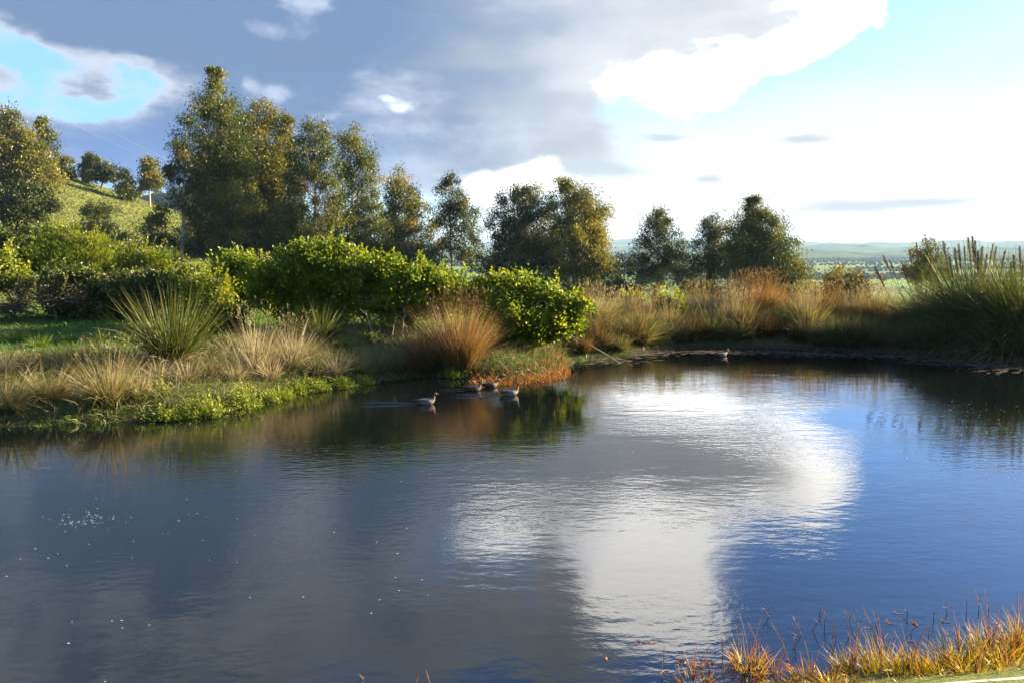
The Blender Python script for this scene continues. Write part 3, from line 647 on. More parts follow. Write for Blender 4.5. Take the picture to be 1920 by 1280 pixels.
turf('waterside_grass', 'yellow green grass trailing over the waterline of the terrace', 9000, (-9.5, -2.5, 14, 22), lambda x, y, s: (s > -.15) & (s < .55) & (wav(x, y, 1.7, 2) > -.35), (.12, .32), (.014, .026), 'bankherb', .6, .5, .6)
turf('far_rim_grass', 'dark sedge hanging over the far waterline', 16000, (2.0, 20, 20, 33), lambda x, y, s: (s > -.1) & (s < .75), (.15, .4), (.014, .026), 'reed', .5, .5, .35)
turf('hill_grass', 'pasture grass on the steep slope below the ridge trees', 60000, (-150, -35, 70, 222), lambda x, y, s: x < -.36 * y, (.35, .9), (.12, .22), 'hillgrass', .5, .4, .45)
turf('shore_litter', 'low matted grass and litter beside the timber beam', 16000, (.5, 8, 4.4, 7.5), lambda x, y, s: (s > .5) & (s < 1.6), (.025, .06), (.006, .010), 'bankgrass', .9, .5, .6)
turf('shore_grass', 'sparse low grass along the near shore', 26000, (-1, 9, 4.6, 8.5), lambda x, y, s: (s > .0) & (s < .84), (.04, .10), (.006, .010), 'foregrass', .5, .4, .4)

def tussock_mesh(name, n, h, spread, w, droop, tmean=.5, base=.12, seg=3, upright=.6, tvar=.22):
    a = rng.random(n) * 2 * np.pi; r0 = max(base, .16 * h) * np.sqrt(rng.random(n)); k = rng.random(n) ** upright
    P = np.stack([np.cos(a) * r0, np.sin(a) * r0, -.04 * np.ones(n)], -1)
    D = np.stack([np.cos(a) * k * spread / h, np.sin(a) * k * spread / h, np.ones(n)], -1) + rng.normal(size=(n, 3)) * [.22, .22, 0]
    return blades(name, P, D, h * (.38 + .82 * rng.random(n) ** .7) * (1 - .1 * k) * (1 + .12 * np.sin(a * 3 + h * 9)), w * rng.uniform(.6, 1.3, n), np.clip(rng.normal(tmean, tvar, n), 0, 1), droop * (.3 + k) * rng.gamma(1.6, .62, n), seg)
def seedheads(name, n, h, spread, size, tmean=.6):
    """thin stalks with a small drooping seed head"""
    a = rng.random(n) * 2 * np.pi; k = rng.random(n) ** .7
    D = unit(np.stack([np.cos(a) * k * spread / h, np.sin(a) * k * spread / h, np.ones(n)], -1)); L = h * rng.uniform(.8, 1.15, n)
    tips = D * L[:, None]
    P = np.concatenate([np.zeros((n, 3)), np.repeat(tips, 5, 0) - np.repeat(D, 5, 0) * rng.random((n * 5, 1)) * size * 2])
    DD = np.concatenate([D, np.repeat(D, 5, 0) + rng.normal(size=(n * 5, 3)) * .45])
    LL = np.concatenate([L, np.full(n * 5, size) * rng.uniform(.6, 1.2, n * 5)]); WW = np.concatenate([np.full(n, .007), np.full(n * 5, size * .22)])
    return blades(name, P, DD, LL, WW, np.clip(rng.normal(tmean, .2, 6 * n), 0, 1), .05, 2)
def place(px, py, z_guess=None):
    """where the line of sight through a photo pixel first meets the ground (or the water)"""
    r = ray(px, py); yy = np.linspace(4.5, 45, 1600); t = yy / r[1]; xx = r[0] * t; zz = CAM_H + r[2] * t
    g = np.maximum(gz(xx, yy), 0.0); hit = np.nonzero(zz <= g)[0]; i = hit[0] if len(hit) else len(yy) - 1
    return np.array([xx[i], yy[i], g[i]])
def tussock(name, label, px, py, h, spread, n, w, mtl, droop=.3, group=None, heads=None, cat='grass', **k):
    p = place(px, py); root = empty(name, p); tag(root, label, cat, group)
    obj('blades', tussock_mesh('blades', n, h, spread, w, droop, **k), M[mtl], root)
    if heads: obj('seed_heads', seedheads('seed_heads', heads[0], h * 1.08, spread * .8, heads[1]), M[heads[2]], root)
    return root
# big sword-leaved clump on the terrace
p = place(325, 680); lo = empty('sword_leaf_clump', p); tag(lo, 'big clump of stiff sword leaves fanning out on the terrace', 'plant')
obj('blades', tussock_mesh('blades', 640, 2.1, 1.25, .020, .22, .42, .25, 4, .6, .3), M['sword'], lo)
obj('dead_leaves', tussock_mesh('dead_leaves', 260, .95, 1.3, .03, .9, .55, .25, 3), M['palegrass'], lo)
tussock('grass_tussock', 'pale straw tussock with green base at the waterline, the fullest on the bank', 205, 758, 1.25, 1.0, 520, .013, 'drygrass', .22, heads=(60, .05, 'palegrass'))
tussock('grass_tussock', 'squat dry tussock beside the fullest straw one', 92, 752, .95, .85, 380, .013, 'drygrass', .35)
tussock('grass_tussock', 'grey tangled tussock below the bramble thicket', 18, 770, 1.15, 1.0, 420, .013, 'bankgrass', .4)
tussock('grass_tussock', 'tall white straw tussock, upright, in front of the brown leaved shrub', 478, 702, 1.55, .75, 260, .014, 'palegrass', .16, heads=(40, .06, 'palegrass'))
tussock('grass_tussock', 'white straw tussock with a green heart next to the tall upright one', 545, 690, 1.3, .9, 300, .014, 'palegrass', .22, heads=(40, .06, 'palegrass'))
tussock('grass_tussock', 'green broom like tussock against the bright hedge', 600, 640, 1.25, 1.3, 420, .016, 'sword', .2, tmean=.4)
tussock('grass_tussock', 'big rust coloured tussock hanging over the duck inlet', 862, 692, 1.95, 1.1, 1500, .014, 'rust', .16, heads=(220, .05, 'rust'), tmean=.6)
tussock('grass_tussock', 'darker brown tussock leaning on the big rust coloured one', 798, 698, 1.55, .8, 700, .014, 'rust', .2, tmean=.35)
for i, (px, py, h, sp, n, mt) in enumerate([(60, 690, .7, .6, 160, 'bankgrass'), (140, 700, .6, .6, 150, 'bankgrass'), (265, 745, .8, .6, 180, 'palegrass'), (300, 715, .7, .5, 150, 'palegrass'), (352, 716, .7, .5, 170, 'palegrass'), (400, 706, .85, .6, 190, 'drygrass'), (440, 712, .8, .6, 180, 'palegrass'),
        (510, 712, .8, .5, 150, 'palegrass'), (590, 700, .8, .6, 200, 'bankgrass'), (630, 704, .75, .6, 190, 'palegrass'), (670, 700, .75, .6, 200, 'bankgrass'), (712, 698, .8, .6, 210, 'bankgrass'), (750, 696, .8, .6, 220, 'bankgrass'), (572, 672, .7, .6, 150, 'drygrass'), (240, 700, .55, .5, 120, 'bankgrass'), (10, 700, .75, .6, 160, 'palegrass')]):
    w_ = {'bankgrass': 'drab olive', 'palegrass': 'bleached straw', 'drygrass': 'golden'}[mt]; tussock('grass_tussock', 'small wispy ' + w_ + ' tussock on the slope above the waterline', px, py, h, sp, n, .013, mt, .3, w_ + ' small tussocks on the terrace bank')
for px, py, h, n in [(30, 640, .5, 160), (75, 648, .45, 140), (130, 640, .4, 140), (190, 640, .45, 160), (240, 640, .45, 160), (420, 640, .4, 150), (500, 640, .45, 150), (690, 635, .45, 150), (640, 650, .45, 140)]:
    tussock('grass_tussock', 'lush green grass tuft on the lit edge of the lawn', px, py, h, h * 1.1, n, .022, 'bankherb', .4, 'green tufts on the lawn')
# leafy herbs trailing into the water
def herb(label, px, py, w, h, mtl='bankherb', n=1500, group=None, leaf=(.062, .026)):
    p = place(px, py); root = empty('waterside_herb', p); tag(root, label, 'plant', group)
    m_ = n; u_ = unit(rng.normal(size=(m_, 3))) * (rng.random((m_, 1)) ** .4); u_[:, 2] = abs(u_[:, 2])
    q0 = rng.random(4) * 6; lump = 1 + .45 * np.sin(u_[:, :1] * 7 + q0[0]) * np.cos(u_[:, 1:2] * 6 + q0[1]) + .3 * np.sin(u_[:, :1] * 15 + q0[2])
    P = u_ * np.array([w, w * .8, h]) * lump + np.array([0, 0, -.03])
    obj('foliage', leaves('foliage', P, u_ * .6 + rng.normal(size=(m_, 3)) * .5 + [0, 0, .4], leaf[0] * rng.uniform(.6, 1.3, m_), leaf[1] * rng.uniform(.7, 1.2, m_), np.clip(rng.normal(.45, .22, m_) + u_[:, 2] * .15, 0, 1)), M[mtl], root)
    tb = Tubes()
    for q_ in P[:26]: tb.add(bez((0, 0, 0), q_ * [.4, .4, .7], q_, 4), np.linspace(.008, .004, 4), 4)
    obj('stems', tb.mesh('stems'), M['bark_dark'], root)
herb('wide bright green herb mound spilling into the water', 385, 776, .5, .34, n=2200)
herb('yellow tipped herb mound at the waterline where the bank turns', 456, 764, .38, .46, 'bankherb', 1700)
herb('low green herb mound between the straw tussock and the wide mound', 318, 784, .36, .2, n=1200)
for px, py, w, h in [(265, 748, .28, .25), (300, 742, .25, .3), (560, 735, .3, .28), (598, 730, .28, .25), (640, 722, .26, .2), (684, 718, .22, .16), (530, 745, .26, .22), (850, 705, .26, .3), (505, 752, .25, .25)]:
    herb('small yellow green herb clump at the edge of the terrace bank', px, py, w, h, 'bankherb', 800, 'small herb clumps on the waterline')
turf('orange_water_weed', 'patch of orange red marsh weed at the tip of the inlet', 13000, (-2.5, 3.6, 18, 28), lambda x, y, s: (s > -.9) & (s < .55) & (x > atz(885, 700)[0]) & (x < atz(1066, 690)[0]) & (y < 24.5), (.10, .30), (.02, .034), 'orange', .5, .25, .5, 2, 'weed')
if True:  # the weed stands in the shallows: lift it to the surface
    o = bpy.data.objects['orange_water_weed']; me = o.data; co = np.empty(len(me.vertices) * 3, np.float32); me.vertices.foreach_get('co', co); co = co.reshape(-1, 5, 3)
    low = np.minimum(co[:, 0, 2], 0); co[..., 2] -= low[:, None] + .02 * (low < 0)[:, None]; me.vertices.foreach_set('co', co.ravel())
# far bank: two rows of tussocks
def tuss_row(label, group, xs, off, protos, mtl_names, hr):
    for px in xs:
        px = px + rng.uniform(-7, 7)
        y_ = np.interp(px, [q_[0] for q_ in shore_px], [q_[1] for q_ in shore_px])
        p = atz(px, y_); d = unit(np.array([[p[0], p[1]]]))[0]
        p = p[:2] + d * (off + rng.uniform(-.35, .35)); z = float(gz(np.array([p[0]]), np.array([p[1]]))[0])
        k = int(rng.integers(0, len(protos))); root = empty('far_bank_tussock', (p[0], p[1], z), rng.random() * 6.28); s_ = rng.uniform(*hr)
        root.scale = (s_ * rng.uniform(.85, 1.2), s_ * rng.uniform(.85, 1.2), s_)
        kind_ = {'bank grass': 'drab olive', 'reed leaves': 'green reedy', 'rust sedge': 'rust brown', 'dry grass': 'golden', 'pale straw': 'pale straw'}[protos[k][0][1].materials[0].name]
        tag(root, kind_ + ' ' + label, 'grass', kind_ + ' ' + group)
        for nm, me in protos[k]: obj(nm, me, None, root)
def proto(n, h, sp, mtl, heads=None, **k):
    me = tussock_mesh('blades', n, h, sp, .02, k.pop('droop', .3), **k); me.materials.append(M[mtl]); r = [('blades', me)]
    if heads:
        m2 = seedheads('seed_heads', heads[0], h * 1.1, sp * .8, .06); m2.materials.append(M[heads[1]]); r.append(('seed_heads', m2))
    return r
front = [proto(620, .95, .7, 'bankgrass'), proto(620, 1.05, .65, 'reed', tmean=.55), proto(560, .9, .75, 'bankgrass', tmean=.35), proto(560, 1.0, .6, 'rust', tmean=.2)]  # drab front-row tints put the shade at the bank's foot into the grass
back = [proto(620, 1.35, .8, 'drygrass', (90, 'palegrass')), proto(620, 1.5, .75, 'rust', (100, 'rust'), tmean=.5), proto(560, 1.2, .9, 'drygrass', (70, 'drygrass')), proto(520, 1.3, .7, 'palegrass', (80, 'drygrass'), tmean=.3), proto(520, 1.25, .8, 'reed', (50, 'drygrass'), tmean=.6)]
tuss_row('tussock at the water edge of the far bank', 'tussocks at the water edge of the far bank', np.arange(1092, 1960, 22), .7, front, None, (.75, 1.2))
tuss_row('tussock halfway up the far bank', 'tussocks halfway up the far bank', np.arange(1085, 1960, 25), 1.9, front + back[:1], None, (.8, 1.2))
tuss_row('tussock along the sunlit crest of the far bank', 'tussocks on the crest of the far bank', np.arange(1080, 1730, 13), 3.6, back, None, (.7, 1.2))
p = place(1228, 600); ss = empty('seed_stalk', p); tag(ss, 'upright rust red dock seed stalk among the crest tussocks', 'plant')
obj('stem', Tubes().add(bez((0, 0, -.05), (.02, 0, .7), (.0, 0, 1.35), 6), np.linspace(.02, .006, 6), 6).mesh('stem'), M['bark_red'], ss)
n = 1300; zz = rng.uniform(.3, 1.4, n); rr = .17 * np.sin(np.clip((zz - .2) / 1.25, 0, 1) * 3.1) * np.sqrt(rng.random(n)); aa = rng.random(n) * 6.28
obj('seed_cluster', leaves('seed_cluster', np.stack([rr * np.cos(aa), rr * np.sin(aa), zz], -1), rng.normal(size=(n, 3)) + [0, 0, .8], rng.uniform(.05, .1, n), rng.uniform(.02, .04, n), np.clip(rng.normal(.55, .2, n), 0, 1)), M['rust'], ss)

# plumed reed clumps at the right
def plume_mesh(h):
    n = 260; t = rng.random(n); P = np.stack([rng.normal(size=n) * .012, rng.normal(size=n) * .012, h - .72 * t], -1)
    D = np.stack([rng.normal(size=n) * .35, rng.normal(size=n) * .35, np.ones(n)], -1)
    a = blades('plume', P, D, rng.uniform(.05, .11, n) * (.5 + np.sin(np.clip(t, .05, .95) * 3.1)), .011, np.clip(rng.normal(.45, .25, n), 0, 1), .1, 2)
    return a
plumes = [plume_mesh(0.0) for _ in range(4)]
stalk = Tubes().add([(0, 0, -1), (0, 0, -.5), (0, 0, 0)], [.011, .009, .005], 5).mesh('stalk', .4)
stalk.materials.append(M['plume']); [m_.materials.append(M['plume']) for m_ in plumes]
def reed_clump(label, px, off, h, sp, n, tips):
    y_ = np.interp(min(px, 1920), [q_[0] for q_ in shore_px], [q_[1] for q_ in shore_px]); p = atz(px, y_); dv = unit(p[None, :2])[0]
    p = p[:2] + dv * off; z = float(gz(np.array([p[0]]), np.array([p[1]]))[0]); root = empty('plumed_reed', (p[0], p[1], z)); tag(root, label, 'reed')
    obj('leaf_mass', tussock_mesh('leaf_mass', n, h, sp, .026, .42, .42, .42, 4, .75), M['reed'], root)
    obj('dry_skirt', tussock_mesh('dry_skirt', n // 4, h * .6, sp, .022, .8, .8, .45, 3), M['palegrass'], root)
    for (tx, ty) in tips:
        tp = aty(tx, ty, p[1] + rng.uniform(-.5, .5)) - np.array([p[0], p[1], z]); b = np.array([tp[0] * .35 + rng.normal() * .1, rng.normal() * .15, 0.0])
        ax = tp - b; L = np.linalg.norm(ax); axu = ax / L
        o = obj('plume', plumes[int(rng.integers(0, 4))], None, root, tuple(tp))
        from mathutils import Vector
        o.rotation_mode = 'QUATERNION'; o.rotation_quaternion = Vector((0, 0, 1)).rotation_difference(Vector(axu))
        s_ = rng.uniform(.8, 1.25); o.scale = (s_, s_, s_)
        st = obj('stalk', stalk, None, root, tuple(tp)); st.rotation_mode = 'QUATERNION'; st.rotation_quaternion = o.rotation_quaternion; st.scale = (1, 1, L)
reed_clump('tall arching reed clump with a dense fan of dark plumes', 1835, 2.4, 3.3, 2.4, 3000, [(1790, 466), (1797, 458), (1808, 462), (1815, 446), (1823, 444), (1828, 452), (1842, 462), (1862, 458), (1868, 462), (1850, 478), (1780, 480), (1885, 470), (1768, 452), (1834, 470)])
reed_clump('arching reed clump leaning out with a few slanting plumes beside the bare bank', 1752, 2.8, 2.3, 2.0, 1800, [(1656, 480), (1668, 488), (1640, 500), (1690, 490), (1718, 455), (1705, 470), (1745, 470)])
reed_clump('arching reed clump at the pond corner with short plumes', 1915, 2.2, 3.1, 2.2, 2600, [(1912, 462), (1900, 478), (1918, 490), (1930, 470), (1945, 465), (1895, 492)])
reed_clump('low leafy reed clump in front of the tall plumed one', 1790, 1.3, 1.7, 1.3, 1300, [])
reed_clump('low leafy reed clump below the pond corner reeds', 1880, 1.0, 1.7, 1.4, 1300, [])

# ------------------------------------------------------------------ foreground
FG = 'tufts along the near shore'
for i, (px, py, h, sp, n) in enumerate([(1330, 1262, .16, .2, 160), (1405, 1252, .32, .22, 240), (1450, 1275, .2, .22, 220), (1520, 1272, .2, .22, 200), (1600, 1262, .26, .24, 260), (1655, 1256, .36, .26, 320), (1705, 1262, .3, .24, 280), (1760, 1262, .22, .22, 200), (1800, 1246, .34, .26, 300), (1855, 1236, .42, .28, 340), (1905, 1228, .42, .28, 340), (1940, 1222, .45, .3, 340), (1830, 1262, .22, .25, 260), (1890, 1250, .25, .25, 260), (1565, 1285, .2, .25, 220), (1300, 1282, .18, .2, 160)]):
    p = place(px, py, .1); p[2] = max(p[2], 0.0); root = empty('shore_tuft', p); tag(root, ('short rust red tuft standing in the near shallows' if px < 1480 else 'short yellow grass tuft on the near shore' if h < .3 else 'taller yellow tuft with long reddish stems on the near shore'), 'grass', FG + (' red' if px < 1480 else ' short' if h < .3 else ' tall'))
    obj('blades', tussock_mesh('blades', int(n * .62), h * .92, sp, .0095, .35, (.55 if px > 1560 else .9), .13, 3, .6, .3), M['foregrass'], root)
    tb = Tubes()
    for _ in range(int(rng.integers(3, 8))):
        a = rng.random() * 6.28; e = np.array([math.cos(a) * rng.uniform(.05, .2), math.sin(a) * rng.uniform(.05, .15), h * rng.uniform(.8, 1.5)])
        tb.add(bez((0, 0, 0), e * [.3, .3, .6], e, 5), np.linspace(.004, .0018, 5), 4)
    obj('stems', tb.mesh('stems', .3), M['redstem'], root)
for i, (px, py, dx, h) in enumerate([(1445, 1155, -18, .10), (1385, 1200, -6, .14), (1355, 1225, -2, .16), (1520, 1180, 22, .2), (1545, 1172, 4, .16), (1505, 1190, -26, .2), (1590, 1165, 16, .14), (1595, 1192, -3, .22), (1612, 1180, -20, .16), (1640, 1172, 6, .1), (1570, 1200, -8, .2), (1560, 1210, 10, .14), (1700, 1156, -2, .1), (1750, 1160, -12, .12), (1778, 1150, -10, .13), (1812, 1150, -4, .16), (1836, 1142, 3, .14), (1853, 1150, 2, .1), (1480, 1235, -40, .34), (1490, 1215, 4, .15), (1665, 1215, -20, .22), (1740, 1195, -4, .12), (1705, 1190, 14, .12), (1645, 1200, -30, .26), (1425, 1215, -26, .24), (1535, 1150, 0, .09), (1240, 1270, 3, .14), (1245, 1225, 0, .08), (780, 1283, 5, .12), (805, 1280, -6, .13), (680, 1284, 3, .06)]):
    p = atz(px, py); root = empty('marsh_stem', (p[0], p[1], 0)); tag(root, 'thin leafless reddish stem poking out of the water near the shore', 'stem', 'stems poking out of the water')
    tb = Tubes(); tip = np.array([dx * .0045, rng.normal() * .04, h]); pts = bez((0, 0, -.04), tip * [.4, .4, .5] + rng.normal(size=3) * .008, tip, 5); tb.add(pts, np.linspace(.0042, .002, 5), 5)
    for _ in range(int(rng.integers(1, 4))):
        k = int(rng.integers(2, 4)); q_ = pts[k] + np.array([rng.normal() * .04, rng.normal() * .03, rng.uniform(.01, .05)]); tb.add(np.stack([pts[k], (pts[k] + q_) / 2 + [0, 0, .004], q_]), [.0026, .002, .0014], 4)
    obj('stem', tb.mesh('stem', .3), M['redstem'], root)
for px, py in [(1205, 1204), (1218, 1206), (1136, 1230), (1290, 1240), (1310, 1246), (1268, 1236), (1330, 1240), (1680, 1150), (1690, 1158), (1722, 1170), (1660, 1165), (1770, 1166), (1700, 1200), (1610, 1232), (1690, 1222), (1245, 1256)]:
    p = atz(px, py, .004); o = obj('floating_leaf', leaves('floating_leaf', np.zeros((2, 3)) + [[0, 0, 0], [.012, .01, .003]], np.array([[1, .3, .05], [-.6, 1, .08]]), [.075, .05], [.026, .02], np.array([.5, .6])), M['redstem'], None, p)
    o.rotation_euler = (0, 0, rng.random() * 6.28); tag(o, 'small brown dead leaf floating near the shore', 'leaf', 'dead leaves floating near the shore')
# weathered timber edging in the corner
a = atz(1690, 1283, .47); b = atz(1925, 1265, .47); dv = unit((b - a)[None])[0]; nv = np.array([dv[1], -dv[0], 0]); Lb = 4.2
bm = bmesh.new(); bmesh.ops.create_cube(bm, size=1.0)
for v in bm.verts: v.co.x *= Lb; v.co.y *= .2; v.co.z *= .16
bmesh.ops.bevel(bm, geom=list(bm.edges), offset=.012, segments=2, affect='EDGES')
me = bpy.data.meshes.new('timber_edging'); bm.to_mesh(me); bm.free()
ctr = a + dv * (Lb / 2 - .6) + nv * .1 - np.array([0, 0, .08])
te = obj('timber_edging', me, M['timber'], None, ctr); te.rotation_euler = (0, 0, math.atan2(dv[1], dv[0])); tag(te, 'pale weathered timber beam edging the near shore', 'timber beam')

# floating scum along the far shore, foam flecks on the open water
def patches(name, label, pts, sizes, mtl, cat, zt=.004):
    V, Fc = [], []; n = 0
    for (x, y), s_ in zip(pts, sizes):
        k = 7; a = np.arange(k) * 2 * np.pi / k + rng.random() * 6; r = s_ * rng.uniform(.55, 1.2, k)
        ring = np.stack([x + np.cos(a) * r * 2.4, y + np.sin(a) * r, np.full(k, zt)], -1); ctr = np.array([[x, y, zt + min(.2 * s_, .006)]])
        V += [ring, ctr]; Fc += [(n + i, n + (i + 1) % k, n + k) for i in range(k)]; n += k + 1
    o = obj(name, mesh_from(name, np.concatenate(V), [np.array(Fc)], None, True), M[mtl]); tag(o, label, cat, kind='stuff')
P2, S2 = [], []
for px, py, n, sx, sy in [(1290, 658, 60, 60, 2.5), (1450, 660, 90, 90, 2), (1580, 665, 80, 60, 3), (1700, 668, 60, 50, 2.5), (1790, 676, 110, 50, 4), (1880, 684, 170, 50, 6), (1130, 674, 80, 40, 4), (1200, 664, 60, 30, 3)]:
    for _ in range(n * 2): q_ = atz(px + rng.normal() * sx, py + rng.normal() * sy); P2.append(q_[:2]); S2.append(rng.uniform(.012, .055))
patches('floating_weed_mat', 'brown mat of dried weed floating along the far shore', P2, S2, 'scum', 'weed')
P2, S2 = [], []
for px, py, n, sx, sy in [(150, 980, 45, 25, 8), (185, 970, 25, 30, 6), (350, 960, 10, 60, 30), (250, 1000, 12, 140, 40), (60, 1040, 5, 50, 30), (170, 1190, 7, 60, 50), (560, 1130, 4, 200, 60), (1840, 800, 60, 70, 18), (1760, 830, 40, 60, 14), (1880, 870, 20, 60, 20), (1850, 760, 20, 60, 10), (1300, 890, 14, 300, 60), (900, 900, 10, 250, 80), (740, 1050, 8, 60, 60), (740, 708, 14, 30, 3), (800, 704, 14, 30, 2)]:
    for _ in range(n): q_ = atz(px + rng.normal() * sx, py + rng.normal() * sy); P2.append(q_[:2]); S2.append(rng.uniform(.0025, .006) * (1 + max(q_[1] - 9, 0) * .05))
patches('foam_flecks', 'tiny pale flecks of foam scattered on the open water', P2, S2, 'foam', 'foam', .003)
# fallen branch at the end of the hedge
fb = Tubes(); A0 = place(1066, 648) + [0, 0, .35]; A1 = atz(1165, 682, -.02); fb.add(bez(A0, (A0 + A1) / 2 + [0, 0, .1], A1, 8), np.linspace(.022, .01, 8), 6)
fb.add(bez(A0, A0 + [.05, 0, .4], A0 + [.12, .1, .7], 6), np.linspace(.02, .008, 6), 5); fb.add(bez(A0 + [.08, .05, .5], A0 + [.3, 0, .55], A0 + [.42, 0, .45], 5), np.linspace(.012, .006, 5), 5)
fb.V = [v - A0 for v in fb.V]
tag(obj('fallen_branch', fb.mesh('fallen_branch'), M['twig'], None, A0), 'bare pale branch dipping into the water at the end of the hedge', 'branch')
# bare pale saplings in front of the hedge
for px, py, h in [(560, 655, .0), (700, 640, .9), (735, 640, .8), (755, 636, 1.0), (715, 632, .7)]:
    if not h: continue
    p = place(px, py); tb = Tubes(); e = np.array([rng.normal() * .12, 0, h]); tb.add(bez((0, 0, -.05), e * [.2, 0, .5], e, 6), np.linspace(.013, .004, 6), 5)
    for _ in range(3): s0 = e * rng.uniform(.4, .85); tb.add(bez(s0, s0 + [rng.normal() * .06, 0, .1], s0 + [rng.normal() * .2, rng.normal() * .1, .25], 4), np.linspace(.006, .002, 4), 4)
    tag(obj('bare_sapling', tb.mesh('bare_sapling'), M['twig'], None, p), 'bare pale dead sapling on the lawn below the bright hedge', 'sapling', 'bare saplings below the hedge')

# ------------------------------------------------------------------ ducks
DM = {'wing': solid_mat('wing plumage', (.05, .05, .06), (.12, .115, .12), 40, .7, .2, stretch=(.4, 1, 1)), 'grey': solid_mat('grey plumage', (.055, .055, .066), (.12, .12, .135), 40, .7, .2, stretch=(.4, 1, 1)), 'brown': solid_mat('brown plumage', (.035, .024, .018), (.085, .058, .04), 40, .7, .2, stretch=(.4, 1, 1)),
      'head': solid_mat('chestnut head', (.07, .035, .022), (.13, .07, .04), 30, .7, .1), 'headf': solid_mat('buff head', (.08, .05, .03), (.15, .10, .06), 30, .7, .1), 'breast': solid_mat('speckled breast', (.07, .05, .04), (.26, .22, .18), 70, .7, .1),
      'pale': solid_mat('pale flank', (.16, .155, .14), (.28, .27, .25), 40, .7, .1), 'black': solid_mat('black feathers', (.012, .012, .014), (.03, .03, .032), 30, .6, .1), 'bill': solid_mat('dark bill', (.03, .028, .028), (.07, .06, .055), 20, .35, .0)}
SP = [(-.285, .098, .008, .006), (-.25, .09, .035, .018), (-.19, .078, .065, .045), (-.10, .062, .092, .072), (0, .055, .104, .082), (.08, .062, .095, .082), (.135, .088, .068, .07), (.162, .125, .044, .046), (.174, .17, .030, .030), (.178, .215, .026, .027), (.184, .252, .030, .031), (.20, .281, .036, .036), (.222, .29, .034, .032), (.244, .286, .022, .020), (.256, .282, .010, .010)]
def duck(label, px, py, rz, male, s=1.0, neck=1.0):
    p = atz(px, py); root = empty('duck', (p[0], p[1], 0), rz); root.scale = (s, s, s); tag(root, label, 'duck', None)
    sp = np.array(SP); hi = sp[:, 1] > .1; hi[:3] = False
    sp[hi, 1] = .1 + (sp[hi, 1] - .1) * neck
    c = np.stack([sp[:, 0], 0 * sp[:, 0], sp[:, 1]], -1); Tg = unit(np.gradient(c, axis=0)); K = 14
    V = []
    for i in range(len(sp)):
        up = np.cross(Tg[i], [0, 1, 0]); up = -up if up @ (np.array([0, 0, 1]) if i < 6 else np.array([-1, 0, .2])) < 0 else up
        a = np.arange(K) * 2 * np.pi / K; V.append(c[i] + np.cos(a)[:, None] * np.array([0, 1, 0]) * sp[i, 2] + np.sin(a)[:, None] * up * sp[i, 3])
    V = np.concatenate(V); n = len(sp); i = np.arange(n - 1)[:, None] * K; j = np.arange(K)[None]; j2 = (j + 1) % K
    Q = np.stack([i + j, i + j2, i + K + j2, i + K + j], -1).reshape(-1, 4)
    caps = [np.arange(K)[None, ::-1], (np.arange(K) + (n - 1) * K)[None]]
    me = mesh_from('body', V, [Q] + caps, None, True)
    mats = [DM['grey' if male else 'brown'], DM['breast'], DM['head' if male else 'headf'], DM['pale'], DM['black']]
    for m_ in mats: me.materials.append(m_)
    for f in me.polygons:
        r = f.vertices[0] // K if len(f.vertices) == 4 else (0 if f.index == len(Q) else n - 1); ct = f.center
        f.material_index = 4 if r < 2 else (3 if (r < 6 and ct.z < .055 and male) else (0 if r < 5 else (1 if r < 7 else 2)))
    bd = obj('body', me, None, root)
    md = bd.modifiers.new('sub', 'SUBSURF'); md.levels = md.render_levels = 1
    hz_ = sp[12, 1]
    for sy in (-1, 1):
        b2 = bmesh.new(); bmesh.ops.create_uvsphere(b2, u_segments=16, v_segments=9, radius=1)
        for v in b2.verts:
            x_ = v.co.x; v.co.x = x_ * .165 - .055; v.co.z = v.co.z * .048 * (1 - .35 * x_ * (x_ < 0) * -1) + .085 + .012 * -x_; v.co.y = sy * (.078 + .022 * v.co.y * sy * (1 if v.co.y * sy > 0 else .4)) * (1 - .42 * max(-x_, 0) ** 1.5)
        m2 = bpy.data.meshes.new('wing'); b2.to_mesh(m2); b2.free(); m2.polygons.foreach_set('use_smooth', np.ones(len(m2.polygons), bool))
        m2.materials.append(DM['wing' if male else 'brown']); m2.materials.append(DM['black'])
        for f in m2.polygons: f.material_index = 1 if f.center.x < -.14 else 0
        obj('wing', m2, None, root)
        e = Tubes(); ey = np.array([.226, sy * .031, hz_ + .008]); e.add([ey - [0, sy * .004, 0], ey, ey + [0, sy * .003, 0]], [.003, .005, .002], 8); obj('eye', e.mesh('eye'), DM['black'], root)
    bl = Tubes(); bl.add([(.245, 0, hz_ - .004), (.262, 0, hz_ - .008), (.28, 0, hz_ - .014), (.292, 0, hz_ - .017)], [.013, .011, .009, .003], 8); mb = bl.mesh('bill')
    obj('bill', mb, DM['bill'], root)
    t = Tubes(); t.add([(-.24, 0, .092), (-.29, 0, .10), (-.345, 0, .112)], [.028, .03, .006], 8); mt = t.mesh('tail')
    for v in mt.vertices: v.co.z = .1 + (v.co.z - .1) * .4
    obj('tail', mt, DM['black'], root)
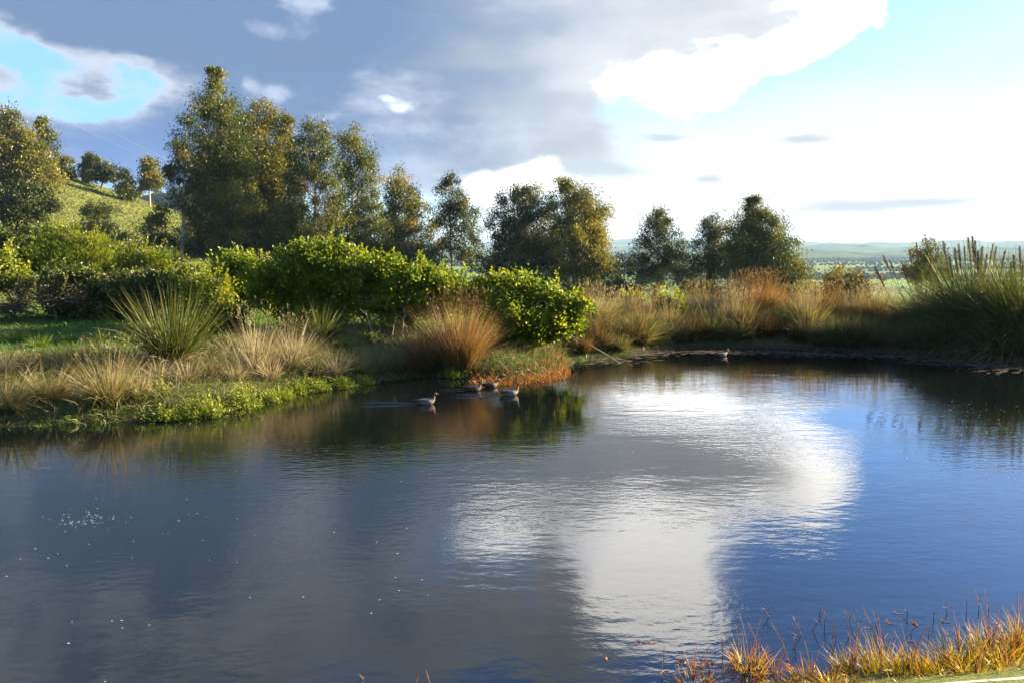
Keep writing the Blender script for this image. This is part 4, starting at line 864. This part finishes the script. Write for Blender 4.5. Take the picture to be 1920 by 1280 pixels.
def wake(px, py, L, rz):
    p = atz(px, py); wm = bpy.data.objects['pond_water']
    for sgn in (-1, 1):
        for k in range(3):
            t = np.linspace(0, 1, 14); x = -.12 - L * t - k * .13; y = sgn * (.07 + .22 * L * t * (1 - .25 * k)) + .012 * np.sin(t * 23 + k * 2)
            c_, s_ = math.cos(rz), math.sin(rz); pts = np.stack([p[0] + x * c_ - y * s_, p[1] + x * s_ + y * c_, -.004 + 0 * t], -1)
            me = Tubes().add(pts, .026 * np.sin(np.clip(t * .9 + .06, 0, 1) * 3.14) + .002, 8).mesh('ripple')
            for v in me.vertices: v.co.z *= .36
            obj('ripple', me, wm.data.materials[0], wm)
for w_ in [(800, 757, 1.2, R(2)), (957, 740, 1.1, R(8)), (888, 732, .5, R(-8)), (920, 725, .4, R(4))]: wake(*w_)
duck('grey duck with chestnut head swimming apart from the others', 800, 757, R(2), True, .95, .8)
duck('pale grey drake with dark head held high beside the two brown ducks', 957, 740, R(8), True, .98, .95)
duck('brown duck swimming close behind the pale drake', 888, 732, R(-8), False, .95, .6)
duck('dark brown duck nearest the orange weed', 920, 725, R(4), False, .9, .55)
duck('duck floating alone near the far shore', 1355, 667, R(25), True, .85, .7)

# ------------------------------------------------------------------ power cables over the slope
for lab, a, b in [('upper thin power cable sagging down towards the grassy ridge', aty(-60, 128, 140), aty(283, 300, 240)), ('second thin power cable running beside the first above the ridge trees', aty(60, 160, 150), aty(322, 302, 240))]:
    pts = bez(a, (a + b) / 2 - [0, 0, 1.5], b, 14); tb = Tubes().add(pts, .014, 5); tb.V = [v - a for v in tb.V]
    tag(obj('power_cable', tb.mesh('power_cable'), M['cable'], None, a), lab, 'cable')

# ------------------------------------------------------------------ the air over the plain
def haze():
    bm = bmesh.new(); bmesh.ops.create_cube(bm, size=1.0)
    for v in bm.verts: v.co.x *= 23000; v.co.y = v.co.y * 15500 + 5400; v.co.z = -70 if v.co.z < 0 else 90
    me = bpy.data.meshes.new('haze'); bm.to_mesh(me); bm.free()
    m, t = mat('haze'); pv = mk(t, 'ShaderNodeVolumePrincipled', Density=HAZE); pv.inputs['Color'].default_value = (.42, .64, .98, 1); pv.inputs['Anisotropy'].default_value = 0.0
    o = t.nodes.new('ShaderNodeOutputMaterial'); t.links.new(pv.outputs[0], o.inputs['Volume'])
    tag(obj('haze', me, m), 'pale blue haze hanging over the distant plain', 'haze', kind='stuff')
HAZE = 0.000065
haze()
